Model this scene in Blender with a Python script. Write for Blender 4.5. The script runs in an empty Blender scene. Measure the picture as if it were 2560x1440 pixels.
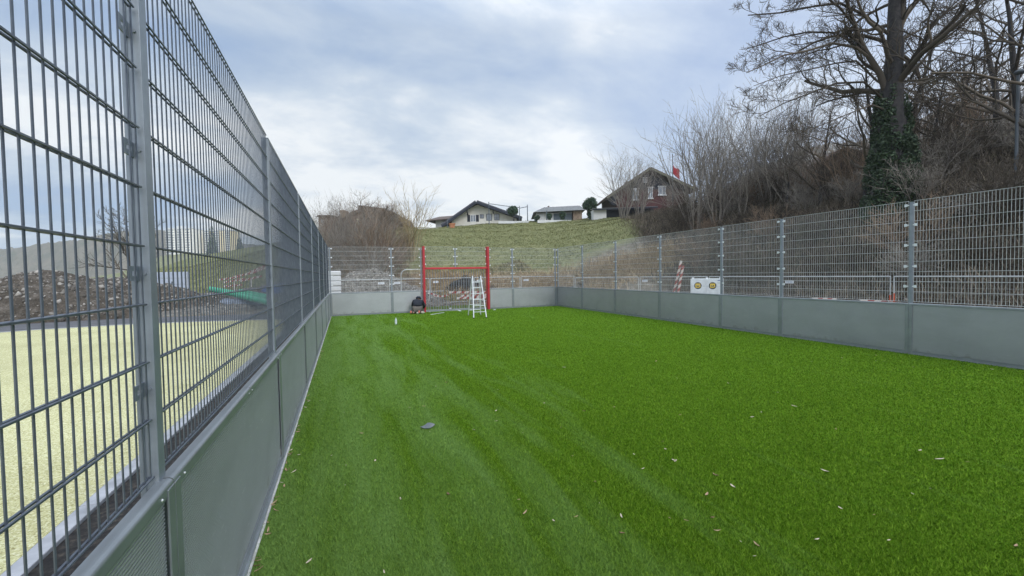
import bpy, bmesh, math, random
import numpy as np
from mathutils import Vector, Matrix
random.seed(7); RNG = np.random.default_rng(7)
S = bpy.context.scene
COL = S.collection
R = math.radians
PI = math.pi

# ------------------------------------------------------------------ camera
F_PX, YAW, PITCH, ROLL, CAM_H = 1084.2254, 0.3688, -0.0326, -0.0164, 1.8173
KT = 1.085      # survey distances below were taken with a first, slightly short baseline
_cy, _sy = math.cos(YAW), math.sin(YAW)
FW = np.array([_sy*math.cos(PITCH), _cy*math.cos(PITCH), math.sin(PITCH)])
RT = np.array([_cy, -_sy, 0.0]); UP = np.cross(RT, FW)
_cr, _sr = math.cos(ROLL), math.sin(ROLL)
cam_r = RT*_cr + UP*_sr
cam_u = UP*_cr - RT*_sr
cam_d = bpy.data.cameras.new('camera'); cam = bpy.data.objects.new('camera', cam_d); COL.objects.link(cam)
cam_d.sensor_width = 36; cam_d.lens = 36*F_PX/2560; cam_d.clip_end = 6000; cam_d.clip_start = 0.05
M = Matrix(((cam_r[0], cam_u[0], -FW[0], 0), (cam_r[1], cam_u[1], -FW[1], 0), (cam_r[2], cam_u[2], -FW[2], CAM_H), (0, 0, 0, 1)))
cam.matrix_world = M
S.camera = cam

def at(u, v, t=None, X=None, Y=None, Z=None):
    """a place in the world from a survey of the photograph: direction plus a chosen distance"""
    a, b = u-1280, v-720
    x, y = _cr*a+_sr*b, -_sr*a+_cr*b
    r = FW+RT*x/F_PX-UP*y/F_PX
    if t is not None: t = t*KT
    if X is not None: t = X/r[0]
    elif Y is not None: t = Y/r[1]
    elif Z is not None: t = (Z-CAM_H)/r[2]
    return np.array([0, 0, CAM_H])+r*t
def cv(x, y):
    """ground position of the first survey, corrected for its bearing and baseline"""
    c0, s0 = math.cos(0.382), math.sin(0.382); dep = x*s0+y*c0; lat = x*c0-y*s0
    lat = lat*1030.0953/F_PX*KT; dep = dep*KT
    return (dep*_sy+lat*_cy, dep*_cy-lat*_sy)

# ------------------------------------------------------------------ world and light
SUN_AZ, SUN_EL = R(168), R(34)          # azimuth measured from +Y towards +X
W = bpy.data.worlds.new('World'); S.world = W; W.use_nodes = True
nt = W.node_tree; nt.nodes.clear()
def N(tree, t, **kw):
    n = tree.nodes.new(t)
    for k, v in kw.items():
        if k.startswith('i_'): n.inputs[k[2:].replace('_', ' ')].default_value = v
        elif k.startswith('n_'): n.inputs[int(k[2:])].default_value = v
        else: setattr(n, k, v)
    return n
out = N(nt, 'ShaderNodeOutputWorld')
sky = N(nt, 'ShaderNodeTexSky', sky_type='NISHITA', sun_disc=False, sun_elevation=SUN_EL, sun_rotation=SUN_AZ, air_density=1.0, dust_density=1.0)
bg1 = N(nt, 'ShaderNodeBackground'); bg1.inputs[1].default_value = 0.14
nt.links.new(sky.outputs[0], bg1.inputs[0])
tc = N(nt, 'ShaderNodeTexCoord')
sep = N(nt, 'ShaderNodeSeparateXYZ'); nt.links.new(tc.outputs['Generated'], sep.inputs[0])
def MATH(tree, op, a, b=None, clamp=False):
    n = tree.nodes.new('ShaderNodeMath'); n.operation = op; n.use_clamp = clamp
    for i, x in enumerate((a, b)):
        if x is None: continue
        if isinstance(x, (int, float)): n.inputs[i].default_value = x
        else: tree.links.new(x, n.inputs[i])
    return n.outputs[0]
zc = MATH(nt, 'ADD', MATH(nt, 'MAXIMUM', sep.outputs[2], 0.0), 0.22)
px = MATH(nt, 'DIVIDE', sep.outputs[0], zc); py = MATH(nt, 'DIVIDE', sep.outputs[1], zc)
comb = N(nt, 'ShaderNodeCombineXYZ'); nt.links.new(px, comb.inputs[0]); nt.links.new(py, comb.inputs[1])
def noise(tree, vec, scale, detail=5, rough=0.55, dist=0.0):
    n = tree.nodes.new('ShaderNodeTexNoise'); n.inputs['Scale'].default_value = scale
    n.inputs['Detail'].default_value = detail; n.inputs['Roughness'].default_value = rough; n.inputs['Distortion'].default_value = dist
    if vec is not None: tree.links.new(vec, n.inputs['Vector'])
    return n.outputs['Fac']
def ramp(tree, fac, stops, interp='LINEAR'):
    n = tree.nodes.new('ShaderNodeValToRGB'); n.color_ramp.interpolation = interp
    e = n.color_ramp.elements
    while len(e) < len(stops): e.new(0.5)
    for i, (p, c) in enumerate(stops):
        e[i].position = p; e[i].color = (*c, 1) if len(c) == 3 else c
    tree.links.new(fac, n.inputs[0]); return n.outputs[0]
mp = N(nt, 'ShaderNodeMapping'); mp.inputs['Location'].default_value = (3.1, 1.7, 0.4); mp.inputs['Rotation'].default_value = (0, 0, 0.5); mp.inputs['Scale'].default_value = (0.7, 1.0, 1)
nt.links.new(comb.outputs[0], mp.inputs[0])
n_big = noise(nt, mp.outputs[0], 0.75, 7, 0.52, 0.35)
n_fine = noise(nt, mp.outputs[0], 2.3, 8, 0.6, 0.3)
nsum = MATH(nt, 'ADD', MATH(nt, 'MULTIPLY', n_big, 0.68), MATH(nt, 'MULTIPLY', n_fine, 0.32))
dv = N(nt, 'ShaderNodeVectorMath', operation='DOT_PRODUCT'); nt.links.new(tc.outputs['Generated'], dv.inputs[0])
sd = Vector((math.sin(SUN_AZ)*math.cos(SUN_EL), math.cos(SUN_AZ)*math.cos(SUN_EL), math.sin(SUN_EL)))
bc = Vector((math.sin(R(66))*math.cos(R(24)), math.cos(R(66))*math.cos(R(24)), math.sin(R(24))))
dv.inputs[1].default_value = bc      # thin bright cloud to the right
glow = MATH(nt, 'POWER', MATH(nt, 'MAXIMUM', dv.outputs['Value'], 0.0), 5.0)
cl = ramp(nt, nsum, [(0.37, (0.13, 0.27, 0.56)), (0.45, (0.31, 0.43, 0.64)), (0.52, (0.54, 0.63, 0.76)), (0.59, (0.98, 0.99, 1.0))])
glc = N(nt, 'ShaderNodeMixRGB', blend_type='ADD'); nt.links.new(MATH(nt, 'MULTIPLY', glow, 0.35), glc.inputs[0]); nt.links.new(cl, glc.inputs[1]); glc.inputs[2].default_value = (1.0, 0.96, 0.90, 1)
# clearer, bluer band low on the left, away from the sun
bg2 = N(nt, 'ShaderNodeBackground'); nt.links.new(glc.outputs[0], bg2.inputs[0])
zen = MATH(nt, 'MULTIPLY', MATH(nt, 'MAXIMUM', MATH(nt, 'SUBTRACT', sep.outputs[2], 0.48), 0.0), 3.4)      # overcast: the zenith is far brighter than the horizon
back = MATH(nt, 'MULTIPLY', MATH(nt, 'MAXIMUM', MATH(nt, 'MULTIPLY', sep.outputs[1], -1.0), 0.0), 1.1)      # added: unseen sky behind the camera brightened to light the far boards
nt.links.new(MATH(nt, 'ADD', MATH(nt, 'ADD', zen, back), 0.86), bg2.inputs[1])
cover = ramp(nt, nsum, [(0.30, (0.62,)*3), (0.44, (0.95,)*3)])
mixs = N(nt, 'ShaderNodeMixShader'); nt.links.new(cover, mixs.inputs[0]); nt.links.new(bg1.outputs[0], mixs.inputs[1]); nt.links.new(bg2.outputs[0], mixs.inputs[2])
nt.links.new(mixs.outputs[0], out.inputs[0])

sl = bpy.data.lights.new('sun', 'SUN'); sl.energy = 1.5; sl.angle = R(22); sl.color = (1.0, 0.95, 0.88)
so = bpy.data.objects.new('sun', sl); COL.objects.link(so)
so.rotation_euler = (-sd).to_track_quat('-Z', 'Y').to_euler()
S.view_settings.view_transform = 'Standard'; S.view_settings.look = 'None'
S.view_settings.exposure = 0.2; S.view_settings.gamma = 1.0
S.cycles.max_bounces = 6; S.cycles.diffuse_bounces = 3; S.cycles.glossy_bounces = 3; S.cycles.transparent_max_bounces = 8
S.cycles.volume_bounces = 2

# ------------------------------------------------------------------ materials
MATS = {}
def mat(name, stops, rough=0.8, scale=6.0, detail=5, metal=0.0, bump=0.0, bscale=None, spec=0.3, nrough=0.6, stretch=None, bdist=0.02, extra=None):
    m = bpy.data.materials.new(name); m.use_nodes = True; t = m.node_tree
    b = t.nodes['Principled BSDF']; b.inputs['Roughness'].default_value = rough; b.inputs['Metallic'].default_value = metal
    b.inputs['Specular IOR Level'].default_value = spec
    tc = t.nodes.new('ShaderNodeTexCoord'); vec = tc.outputs['Object']
    if stretch:
        mpn = t.nodes.new('ShaderNodeMapping'); mpn.inputs['Scale'].default_value = stretch; t.links.new(vec, mpn.inputs[0]); vec = mpn.outputs[0]
    if len(stops) == 1: stops = [(0.3, tuple(c*0.88 for c in stops[0])), (0.7, tuple(min(1, c*1.1) for c in stops[0]))]
    f = noise(t, vec, scale, detail, nrough)
    c = ramp(t, f, stops)
    if extra: c = extra(t, vec, c)
    t.links.new(c, b.inputs['Base Color'])
    if bump:
        bn = t.nodes.new('ShaderNodeBump'); bn.inputs['Strength'].default_value = bump; bn.inputs['Distance'].default_value = bdist
        t.links.new(noise(t, vec, bscale or scale*3, 6, 0.65), bn.inputs['Height']); t.links.new(bn.outputs[0], b.inputs['Normal'])
    MATS[name] = m; return m
def mixc(t, fac, a, b, mode='MIX'):
    n = t.nodes.new('ShaderNodeMixRGB'); n.blend_type = mode
    for i, x in ((0, fac), (1, a), (2, b)):
        if isinstance(x, (int, float)): n.inputs[i].default_value = x
        elif isinstance(x, tuple): n.inputs[i].default_value = (*x, 1)
        else: t.links.new(x, n.inputs[i])
    return n.outputs[0]
def rnd_mat(name, c0, c1, rough=0.7, spec=0.2, transl=0.0):
    """colour differs from one blade / twig / leaf to the next (face attribute rnd)"""
    m = bpy.data.materials.new(name); m.use_nodes = True; t = m.node_tree; b = t.nodes['Principled BSDF']
    a = t.nodes.new('ShaderNodeAttribute'); a.attribute_name = 'rnd'
    c = ramp(t, a.outputs['Fac'], [(0.0, c0), (1.0, c1)]); t.links.new(c, b.inputs['Base Color'])
    b.inputs['Roughness'].default_value = rough; b.inputs['Specular IOR Level'].default_value = spec
    MATS[name] = m; return m

steel = mat('grey_coated_steel', [(0.25, 0.28, 0.315)], rough=0.42, scale=9, metal=0.35, spec=0.5, bump=0.05, bscale=60, bdist=0.002)
wirem = mat('galvanised_wire_shaded', [(0.3, (0.085, 0.10, 0.125)), (0.7, (0.14, 0.16, 0.19))], rough=0.4, scale=14, metal=0.4, spec=0.5)  # left fence only: colour darkened to give the wire's dark look against the sky
wire_lt = mat('galvanised_wire_pale', [(0.3, (0.42, 0.44, 0.44)), (0.7, (0.58, 0.60, 0.60))], rough=0.45, scale=14, metal=0.3, spec=0.5)  # same fence wire, lit look of the right and far walls put into its colour
zinc = mat('bright_zinc', [(0.72, 0.74, 0.76)], rough=0.4, scale=20, metal=0.2, spec=0.5)
def scratch(t, vec, c):
    m_ = t.nodes.new('ShaderNodeMapping'); m_.inputs['Scale'].default_value = (2.2, 1, 60); t.links.new(vec, m_.inputs[0])
    f = noise(t, m_.outputs[0], 2.2, 3, 0.6)
    g = ramp(t, f, [(0.635, (0, 0, 0)), (0.66, (0.6,)*3)])
    c = mixc(t, g, c, (0.7, 0.72, 0.72))
    # mud splashed up from the ground, and dull wipe marks left by balls and hands
    sp = t.nodes.new('ShaderNodeSeparateXYZ'); t.links.new(vec, sp.inputs[0])
    n1 = noise(t, vec, 5.0, 7, 0.7)
    h = MATH(t, 'SUBTRACT', 1.0, MATH(t, 'MULTIPLY', sp.outputs[2], 2.6), True)
    mud = ramp(t, MATH(t, 'ADD', MATH(t, 'MULTIPLY', h, 0.42), n1), [(0.80, (0, 0, 0)), (0.98, (0.5,)*3)])
    c = mixc(t, mud, c, (0.20, 0.185, 0.15))
    m2 = t.nodes.new('ShaderNodeMapping'); m2.inputs['Scale'].default_value = (1.0, 1, 2.6); t.links.new(vec, m2.inputs[0])
    w = ramp(t, noise(t, m2.outputs[0], 1.1, 5, 0.6, 0.8), [(0.36, (0.94, 0.945, 0.94)), (0.55, (1, 1, 1)), (0.70, (1.03,)*3)])
    return mixc(t, 1.0, c, w, 'MULTIPLY')
board = mat('ribbed_aluminium', [(0.25, (0.49, 0.51, 0.52)), (0.75, (0.56, 0.58, 0.59))], rough=0.38, scale=1.6, metal=0.6, spec=0.5, extra=scratch)
alu = mat('aluminium_trim', [(0.27, 0.295, 0.31)], rough=0.36, scale=5, metal=0.5, spec=0.5)
alu_w = mat('bare_aluminium', [(0.62, 0.64, 0.66)], rough=0.45, scale=9, metal=0.25, spec=0.5)
white_strip = mat('pale_plastic_edging', [(0.35, (0.36, 0.35, 0.33)), (0.65, (0.62, 0.61, 0.58))], rough=0.7, scale=5)
redp = mat('red_powder_coat', [(0.46, 0.018, 0.03)], rough=0.38, scale=4, spec=0.5)
rubber = mat('black_rubber', [(0.02, 0.02, 0.022)], rough=0.7)
darkpl = mat('dark_grey_plastic', [(0.07, 0.085, 0.10)], rough=0.4, spec=0.5)
concrete = mat('kerb_concrete', [(0.3, (0.26, 0.27, 0.29)), (0.7, (0.44, 0.45, 0.48))], rough=0.9, scale=4, bump=0.25, bscale=50, bdist=0.004)
soil_dark = mat('dark_trench_soil', [(0.3, (0.012, 0.012, 0.014)), (0.55, (0.035, 0.032, 0.03)), (0.72, (0.10, 0.085, 0.07))], rough=0.95, scale=18, bump=1, bscale=30, bdist=0.03)
asphalt = mat('asphalt', [(0.3, (0.07, 0.072, 0.08)), (0.7, (0.13, 0.13, 0.14))], rough=0.9, scale=1.2, bump=0.3, bscale=80, bdist=0.005)
def granule(t, vec, c):
    v = t.nodes.new('ShaderNodeTexVoronoi'); v.inputs['Scale'].default_value = 90; t.links.new(vec, v.inputs['Vector'])
    sp = t.nodes.new('ShaderNodeSeparateColor'); t.links.new(v.outputs['Color'], sp.inputs[0])
    g = ramp(t, sp.outputs[0], [(0.0, (0.30, 0.27, 0.12)), (0.25, (0.50, 0.48, 0.25)), (0.7, (0.60, 0.58, 0.32)), (0.97, (0.74, 0.73, 0.50))])
    big = ramp(t, noise(t, vec, 0.35, 4), [(0.35, (0.80, 0.79, 0.76)), (0.62, (1, 1, 1))])
    c = mixc(t, 1.0, g, big, 'MULTIPLY')
    spots = ramp(t, noise(t, vec, 2.2, 6, 0.7, 0.6), [(0.62, (0, 0, 0)), (0.72, (0.45,)*3)])
    m_ = t.nodes.new('ShaderNodeMapping'); m_.inputs['Scale'].default_value = (0.5, 2.6, 1); m_.inputs['Rotation'].default_value = (0, 0, 0.5); t.links.new(vec, m_.inputs[0])
    trk = ramp(t, noise(t, m_.outputs[0], 0.9, 4, 0.6), [(0.60, (0, 0, 0)), (0.70, (0.25,)*3)])
    c = mixc(t, spots, c, (0.30, 0.26, 0.15))
    return mixc(t, trk, c, (0.36, 0.33, 0.22))
yellow = mat('yellow_rubber_granulate', [(0.6, 0.58, 0.3)], rough=0.95, spec=0.1, extra=granule, bump=0.7, bscale=140, bdist=0.006)
def turfx(t, vec, c, blade=False):
    fine = ramp(t, noise(t, vec, 70, 4, 0.8), [(0.33, (0.55, 0.55, 0.50)), (0.5, (1, 1, 1)), (0.72, (1.6, 1.5, 1.7))])
    c = c if blade else mixc(t, 1.0, c, fine, 'MULTIPLY')
    m_ = t.nodes.new('ShaderNodeMapping'); m_.inputs['Scale'].default_value = (1.8, 0.22, 1); m_.inputs['Rotation'].default_value = (0, 0, 0.09); t.links.new(vec, m_.inputs[0])
    st = noise(t, m_.outputs[0], 1.3, 6, 0.6, 0.4)
    sp = t.nodes.new('ShaderNodeSeparateXYZ'); t.links.new(vec, sp.inputs[0])
    # flattened, paler pile where the rolls were walked along the left board
    left = MATH(t, 'SUBTRACT', 1.0, MATH(t, 'DIVIDE', MATH(t, 'SUBTRACT', sp.outputs[0], 0.2), 3.6), True)
    left.node.use_clamp = True
    g = ramp(t, MATH(t, 'ADD', MATH(t, 'MULTIPLY', st, 0.8), MATH(t, 'MULTIPLY', left, 0.28)), [(0.50, (0, 0, 0)), (0.72, (0.55,)*3)])
    return mixc(t, g, c, (0.20, 0.33, 0.10))
turf_m = mat('artificial_turf_backing', [(0.3, (0.085, 0.185, 0.006)), (0.7, (0.12, 0.245, 0.012))], rough=0.9, spec=0.05, scale=0.9, extra=turfx, bump=1.0, bscale=160, bdist=0.02)
blade_m = rnd_mat('turf_fibre', (0.040, 0.11, 0.003), (0.195, 0.32, 0.028), 0.85, 0.06)
_t = blade_m.node_tree; _b = _t.nodes['Principled BSDF']; _c = _b.inputs['Base Color'].links[0].from_socket
_o = _t.nodes.new('ShaderNodeTexCoord').outputs['Object']
_t.links.new(turfx(_t, _o, _c, True), _b.inputs['Base Color'])

# ------------------------------------------------------------------ object helpers
def tag(o, label=None, cat=None, group=None, kind=None):
    if label: o['label'] = label
    if cat: o['category'] = cat
    if group: o['group'] = group
    if kind: o['kind'] = kind
    return o
def empty(name, loc=(0, 0, 0), rz=0.0, label=None, cat=None, group=None, parent=None):
    o = bpy.data.objects.new(name, None); COL.objects.link(o); o.location = tuple(map(float, loc)); o.rotation_euler = (0, 0, rz)
    o.empty_display_size = 0.2
    if parent: o.parent = parent
    return tag(o, label, cat, group)
def link(name, me, m=None, parent=None, loc=None, smooth=False):
    if m is not None and not me.materials: me.materials.append(m)
    o = bpy.data.objects.new(name, me); COL.objects.link(o)
    if parent: o.parent = parent
    if loc is not None: o.location = tuple(map(float, loc))
    if smooth: me.polygons.foreach_set('use_smooth', [True]*len(me.polygons))
    return o
def np_mesh(name, V, Fq, rnd=None):
    """V (n,3), Fq (m,k) same-size faces"""
    me = bpy.data.meshes.new(name); V = np.asarray(V, np.float32); Fq = np.asarray(Fq, np.int32)
    k = Fq.shape[1]
    me.vertices.add(len(V)); me.vertices.foreach_set('co', V.ravel())
    me.loops.add(Fq.size); me.loops.foreach_set('vertex_index', Fq.ravel())
    me.polygons.add(len(Fq)); me.polygons.foreach_set('loop_start', np.arange(len(Fq), dtype=np.int32)*k)
    me.polygons.foreach_set('loop_total', np.full(len(Fq), k, np.int32))
    me.update(calc_edges=True)
    if rnd is not None:
        a = me.attributes.new('rnd', 'FLOAT', 'FACE'); a.data.foreach_set('value', np.asarray(rnd, np.float32))
    return me
class MB:
    def __init__(s): s.v = []; s.f = []; s.mi = []; s.cur = 0
    def add(s, vs, fs):
        o = len(s.v); s.v += [tuple(map(float, p)) for p in vs]; s.f += [tuple(i+o for i in f) for f in fs]; s.mi += [s.cur]*len(fs); return s
    def box(s, x0, x1, y0, y1, z0, z1):
        return s.add([(x0, y0, z0), (x1, y0, z0), (x1, y1, z0), (x0, y1, z0), (x0, y0, z1), (x1, y0, z1), (x1, y1, z1), (x0, y1, z1)],
                     [(0, 3, 2, 1), (4, 5, 6, 7), (0, 1, 5, 4), (1, 2, 6, 5), (2, 3, 7, 6), (3, 0, 4, 7)])
    def beam(s, a, b, w, h=None, up=(0, 0, 1)):
        """rectangular bar from a to b"""
        a, b = Vector(a), Vector(b); d = (b-a).normalized(); h = h or w; u = Vector(up)
        if abs(d.dot(u)) > 0.98: u = Vector((1, 0, 0))
        x = d.cross(u).normalized()*w/2; y = x.cross(d).normalized()*h/2
        vs = [a-x-y, a+x-y, a+x+y, a-x+y, b-x-y, b+x-y, b+x+y, b-x+y]
        return s.add(vs, [(0, 3, 2, 1), (4, 5, 6, 7), (0, 1, 5, 4), (1, 2, 6, 5), (2, 3, 7, 6), (3, 0, 4, 7)])
    def tube(s, pts, r, k=8, caps=True):
        pts = [Vector(p) for p in pts]; rs = r if isinstance(r, (list, tuple)) else [r]*len(pts); vs = []
        d0 = (pts[1]-pts[0]).normalized(); u = Vector((0, 0, 1)) if abs(d0.z) < 0.9 else Vector((1, 0, 0))
        for i, p in enumerate(pts):
            d = (pts[min(i+1, len(pts)-1)]-pts[max(i-1, 0)]).normalized(); x = d.cross(u).normalized(); y = x.cross(d)
            for j in range(k):
                a = 2*PI*j/k; vs.append(p+(x*math.cos(a)+y*math.sin(a))*rs[i])
        fs = [(i*k+j, i*k+(j+1) % k, (i+1)*k+(j+1) % k, (i+1)*k+j) for i in range(len(pts)-1) for j in range(k)]
        if caps: fs += [tuple(range(k))[::-1], tuple(range((len(pts)-1)*k, len(pts)*k))]
        return s.add(vs, fs)
    def prism(s, poly, y0, y1, axis='y'):
        """polygon given as (x,z) extruded along y (or (y,z) along x)"""
        n = len(poly)
        if axis == 'y': vs = [(p[0], y0, p[1]) for p in poly]+[(p[0], y1, p[1]) for p in poly]
        elif axis == 'x': vs = [(y0, p[0], p[1]) for p in poly]+[(y1, p[0], p[1]) for p in poly]
        else: vs = [(p[0], p[1], y0) for p in poly]+[(p[0], p[1], y1) for p in poly]
        fs = [tuple(range(n)), tuple(range(2*n-1, n-1, -1))]+[(i, i+n, (i+1) % n+n, (i+1) % n) for i in range(n)]
        return s.add(vs, fs)
    def sphere(s, c, r, seg=10, rings=6, sc=(1, 1, 1)):
        vs = [(c[0], c[1], c[2]+r*sc[2])]; fs = []
        for i in range(1, rings):
            for j in range(seg):
                a, b = PI*i/rings, 2*PI*j/seg
                vs.append((c[0]+r*sc[0]*math.sin(a)*math.cos(b), c[1]+r*sc[1]*math.sin(a)*math.sin(b), c[2]+r*sc[2]*math.cos(a)))
        vs.append((c[0], c[1], c[2]-r*sc[2]))
        for j in range(seg):
            fs.append((0, 1+j, 1+(j+1) % seg)); L = 1+(rings-2)*seg; fs.append((L+(j+1) % seg, L+j, len(vs)-1))
        for i in range(rings-2):
            for j in range(seg): fs.append((1+i*seg+j, 1+(i+1)*seg+j, 1+(i+1)*seg+(j+1) % seg, 1+i*seg+(j+1) % seg))
        return s.add(vs, fs)
    def build(s, name, m, parent=None, bevel=0, smooth=False, loc=None):
        me = bpy.data.meshes.new(name); me.from_pydata(s.v, [], s.f)
        bm = bmesh.new(); bm.from_mesh(me); bmesh.ops.recalc_face_normals(bm, faces=bm.faces); bm.to_mesh(me); bm.free()
        ms = m if isinstance(m, (list, tuple)) else [m]
        for x in ms: me.materials.append(x)
        if len(ms) > 1: me.polygons.foreach_set('material_index', s.mi)
        o = link(name, me, None, parent, loc, smooth)
        if bevel:
            b = o.modifiers.new('bevel', 'BEVEL'); b.width = bevel; b.segments = 2; b.limit_method = 'ANGLE'
        return o
def copy_tree(o, parent=None):
    c = o.copy(); COL.objects.link(c)
    if parent: c.parent = parent
    for ch in o.children: copy_tree(ch, c)
    return c

# ------------------------------------------------------------------ terrain
XL, XR, YB, HB, HF = -0.643, 11.034, 21.58, 1.05, 3.2
def P(u, v, t): return tuple(at(u, v, t))
ctrl = [(x, y, 0) for x in (-60, -40, -25, -12, 0, 11) for y in (-40, -15, 5)]+[(x, 22, 0.0) for x in (-60, -40, -25, -14, -6, 0, 6, 12)]
ctrl += [(-60, 60, 0), (-45, 45, 0), (-30, 35, 0.2)]
ctrl += [(15.5, -6, .3), (15.5, 2, .35), (16.2, 8, .4), (16, 13, .4), (14.8, 18, .35), (13, 21.5, .3), (10, 24.2, .3), (5, 25, .2), (0, 26, .2)]
ctrl += [(20, -5, 3.2), (20, 3, 3.2), (20, 8, 3.0), (20.5, 12, 3.0), (25, -5, 6.0), (24.6, 3, 6.0), (24.6, 7.4, 6.0), (24, 11, 5.6), (27, 14, 6.2), (24, 17, 4.6), (22, 21, 4.2), (32, -5, 7.4), (32, 5, 7.6), (34, 14, 8.0), (32, 24, 8.0), (50, 0, 9), (60, 20, 10)]
ctrl = [(*cv(a_, b_), c_*1.03) for a_, b_, c_ in ctrl]
ctrl += [P(1080, 572, 56), P(1150, 566, 56), P(1240, 560, 56), P(1330, 554, 56), P(1420, 551, 55), P(1500, 545, 54), P(1580, 538, 52), P(1640, 534, 50), P(1720, 520, 46), P(1830, 500, 40)]
ctrl += [(*cv(a_, b_), c_*1.03) for a_, b_, c_ in [(19, 66, 9.6), (30, 62, 10.2), (40, 56, 10.2), (48, 46, 10.4), (28, 75, 11), (50, 65, 12), (6, 66, 9.0)]]
ctrl += [P(980, 570, 55), P(880, 575, 54), P(800, 590, 52), P(690, 622, 50), P(600, 636, 52), P(520, 645, 54), P(440, 656, 56)]
ctrl += [P(690, 690, 30)[:2]+(1.3,), P(560, 700, 34)[:2]+(1.2,), *[(*cv(a_, b_), c_*1.03) for a_, b_, c_ in [(-3, 29, .7), (3, 29, 1.2), (10, 29, 1.8), (16, 25, 2.4), (0, 34, 2.6), (8, 34, 3.2), (15, 34, 4.2), (10, 44, 6.0), (22, 44, 7.3), (-3, 42, 4.4)]]]
ctrl += [(-250, 100, 0), (-260, 400, 0), (-200, 300, 0), (-150, 200, 0), (-95, 150, 0), (-215, 420, 4), (-128, 405, 21), (-165, 400, 1), (-60, 420, 22), *[(*P(u_, v_, t_)[:2], z_) for u_, v_, t_, z_ in ((360, 700, 56, 1.2), (300, 700, 56, .3), (330, 700, 90, .4), (200, 700, 80, 0), (80, 700, 110, 0), (340, 700, 160, .5), (350, 700, 280, 2), (50, 700, 350, 1), (200, 700, 350, 1), (310, 700, 350, 2), (200, 700, 430, 1), (50, 700, 430, 1), (330, 700, 100, .8), (220, 700, 105, .3), (430, 700, 100, 3), (310, 700, 430, 3), (120, 700, 60, 0), (420, 700, 200, 6), (560, 700, 120, 6))], (100, 420, 30), (300, 300, 30), (300, 0, 18), (300, -200, 5), (0, -300, -2), (-300, -300, -2), (0, 150, 12), (60, 150, 15), (-120, 120, 1)]
ctrl = np.array(ctrl, float)
def _k(r): return np.where(r > 1e-9, r*r*np.log(r+1e-12), 0)
n_ = len(ctrl); D = np.hypot(ctrl[:, None, 0]-ctrl[None, :, 0], ctrl[:, None, 1]-ctrl[None, :, 1])
A_ = np.zeros((n_+3, n_+3)); A_[:n_, :n_] = _k(D)+np.eye(n_)*2.0; A_[:n_, n_] = 1; A_[:n_, n_+1:] = ctrl[:, :2]; A_[n_:, :n_] = A_[:n_, n_:].T
W_ = np.linalg.solve(A_, np.r_[ctrl[:, 2], 0, 0, 0])
def smst(a, b, x): t_ = np.clip((x-a)/(b-a), 0, 1); return t_*t_*(3-2*t_)
def ground_z(x, y):
    x = np.asarray(x, float); y = np.asarray(y, float); sh = x.shape; xx, yy = x.ravel(), y.ravel(); z = np.zeros(len(xx))
    for s in range(0, len(xx), 20000):
        a, b = xx[s:s+20000], yy[s:s+20000]
        r = np.hypot(a[:, None]-ctrl[None, :, 0], b[:, None]-ctrl[None, :, 1]); z[s:s+20000] = _k(r)@W_[:n_]+W_[n_]+W_[n_+1]*a+W_[n_+2]*b
    d = np.maximum.reduce([xx-12.8, yy-24.2, -xx-30, -yy-40, np.zeros(len(xx))]); f = smst(0, 4.0, d)
    far = smst(420, 900, np.hypot(xx, yy)); z = z*(1-far)+far*0
    bumps = (np.sin(xx*.9+yy*.35)*np.sin(yy*.8-xx*.2)*.10+np.sin(xx*2.3+1)*np.sin(yy*2.1)*.04)*smst(1, 6, d)
    z = np.clip(z, -3, 60)
    return ((z+bumps)*f-0.03*(1-f)).reshape(sh)
def gz(x, y): return float(ground_z(np.array([x]), np.array([y]))[0])
def axis(lo, hi, step, far, g=1.25):
    a = list(np.arange(lo, hi, step)); s = step; x = hi
    while x < far: a.append(x); s *= g; x += s
    a.append(far); s = step; x = lo-step
    while x > -far: a.insert(0, x); s *= g; x -= s
    a.insert(0, -far); return np.array(a)
ax, ay = axis(-45, 60, 0.6, 3000), axis(-12, 80, 0.6, 3000)   # the ground runs on beyond the haze
GX, GY = np.meshgrid(ax, ay); GZ = ground_z(GX, GY)
nx, ny = len(ax), len(ay); idx = np.arange(nx*ny).reshape(ny, nx)
quads = np.stack([idx[:-1, :-1], idx[:-1, 1:], idx[1:, 1:], idx[1:, :-1]], -1).reshape(-1, 4)
def groundx(t, vec, c):
    sp = t.nodes.new('ShaderNodeSeparateXYZ'); t.links.new(vec, sp.inputs[0])
    # bare trampled earth round the site, meadow on the slope, leaf litter under the thicket
    wob = MATH(t, 'MULTIPLY', MATH(t, 'SUBTRACT', noise(t, vec, 0.25, 4), 0.5), 5.0)
    yy = MATH(t, 'ADD', sp.outputs[1], wob)
    mud = ramp(t, noise(t, vec, 2.0, 8, 0.7), [(0.3, (0.085, 0.07, 0.05)), (0.55, (0.19, 0.165, 0.13)), (0.72, (0.33, 0.31, 0.27))])
    m1 = ramp(t, MATH(t, 'MULTIPLY', MATH(t, 'SUBTRACT', yy, 26.0), 0.2, True), [(0.3, (1,)*3), (0.7, (0,)*3)])
    c = mixc(t, m1, c, mud)
    lit = ramp(t, noise(t, vec, 3.0, 8, 0.75), [(0.3, (0.02, 0.018, 0.013)), (0.55, (0.06, 0.048, 0.036)), (0.75, (0.17, 0.13, 0.095))])
    e = MATH(t, 'SUBTRACT', MATH(t, 'ADD', sp.outputs[0], MATH(t, 'MULTIPLY', wob, 0.5)), MATH(t, 'MULTIPLY', sp.outputs[1], 0.60))
    m2 = ramp(t, MATH(t, 'MULTIPLY', MATH(t, 'SUBTRACT', e, 4.0), 0.5, True), [(0.3, (0,)*3), (0.8, (1,)*3)])
    return mixc(t, m2, c, lit)
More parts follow.
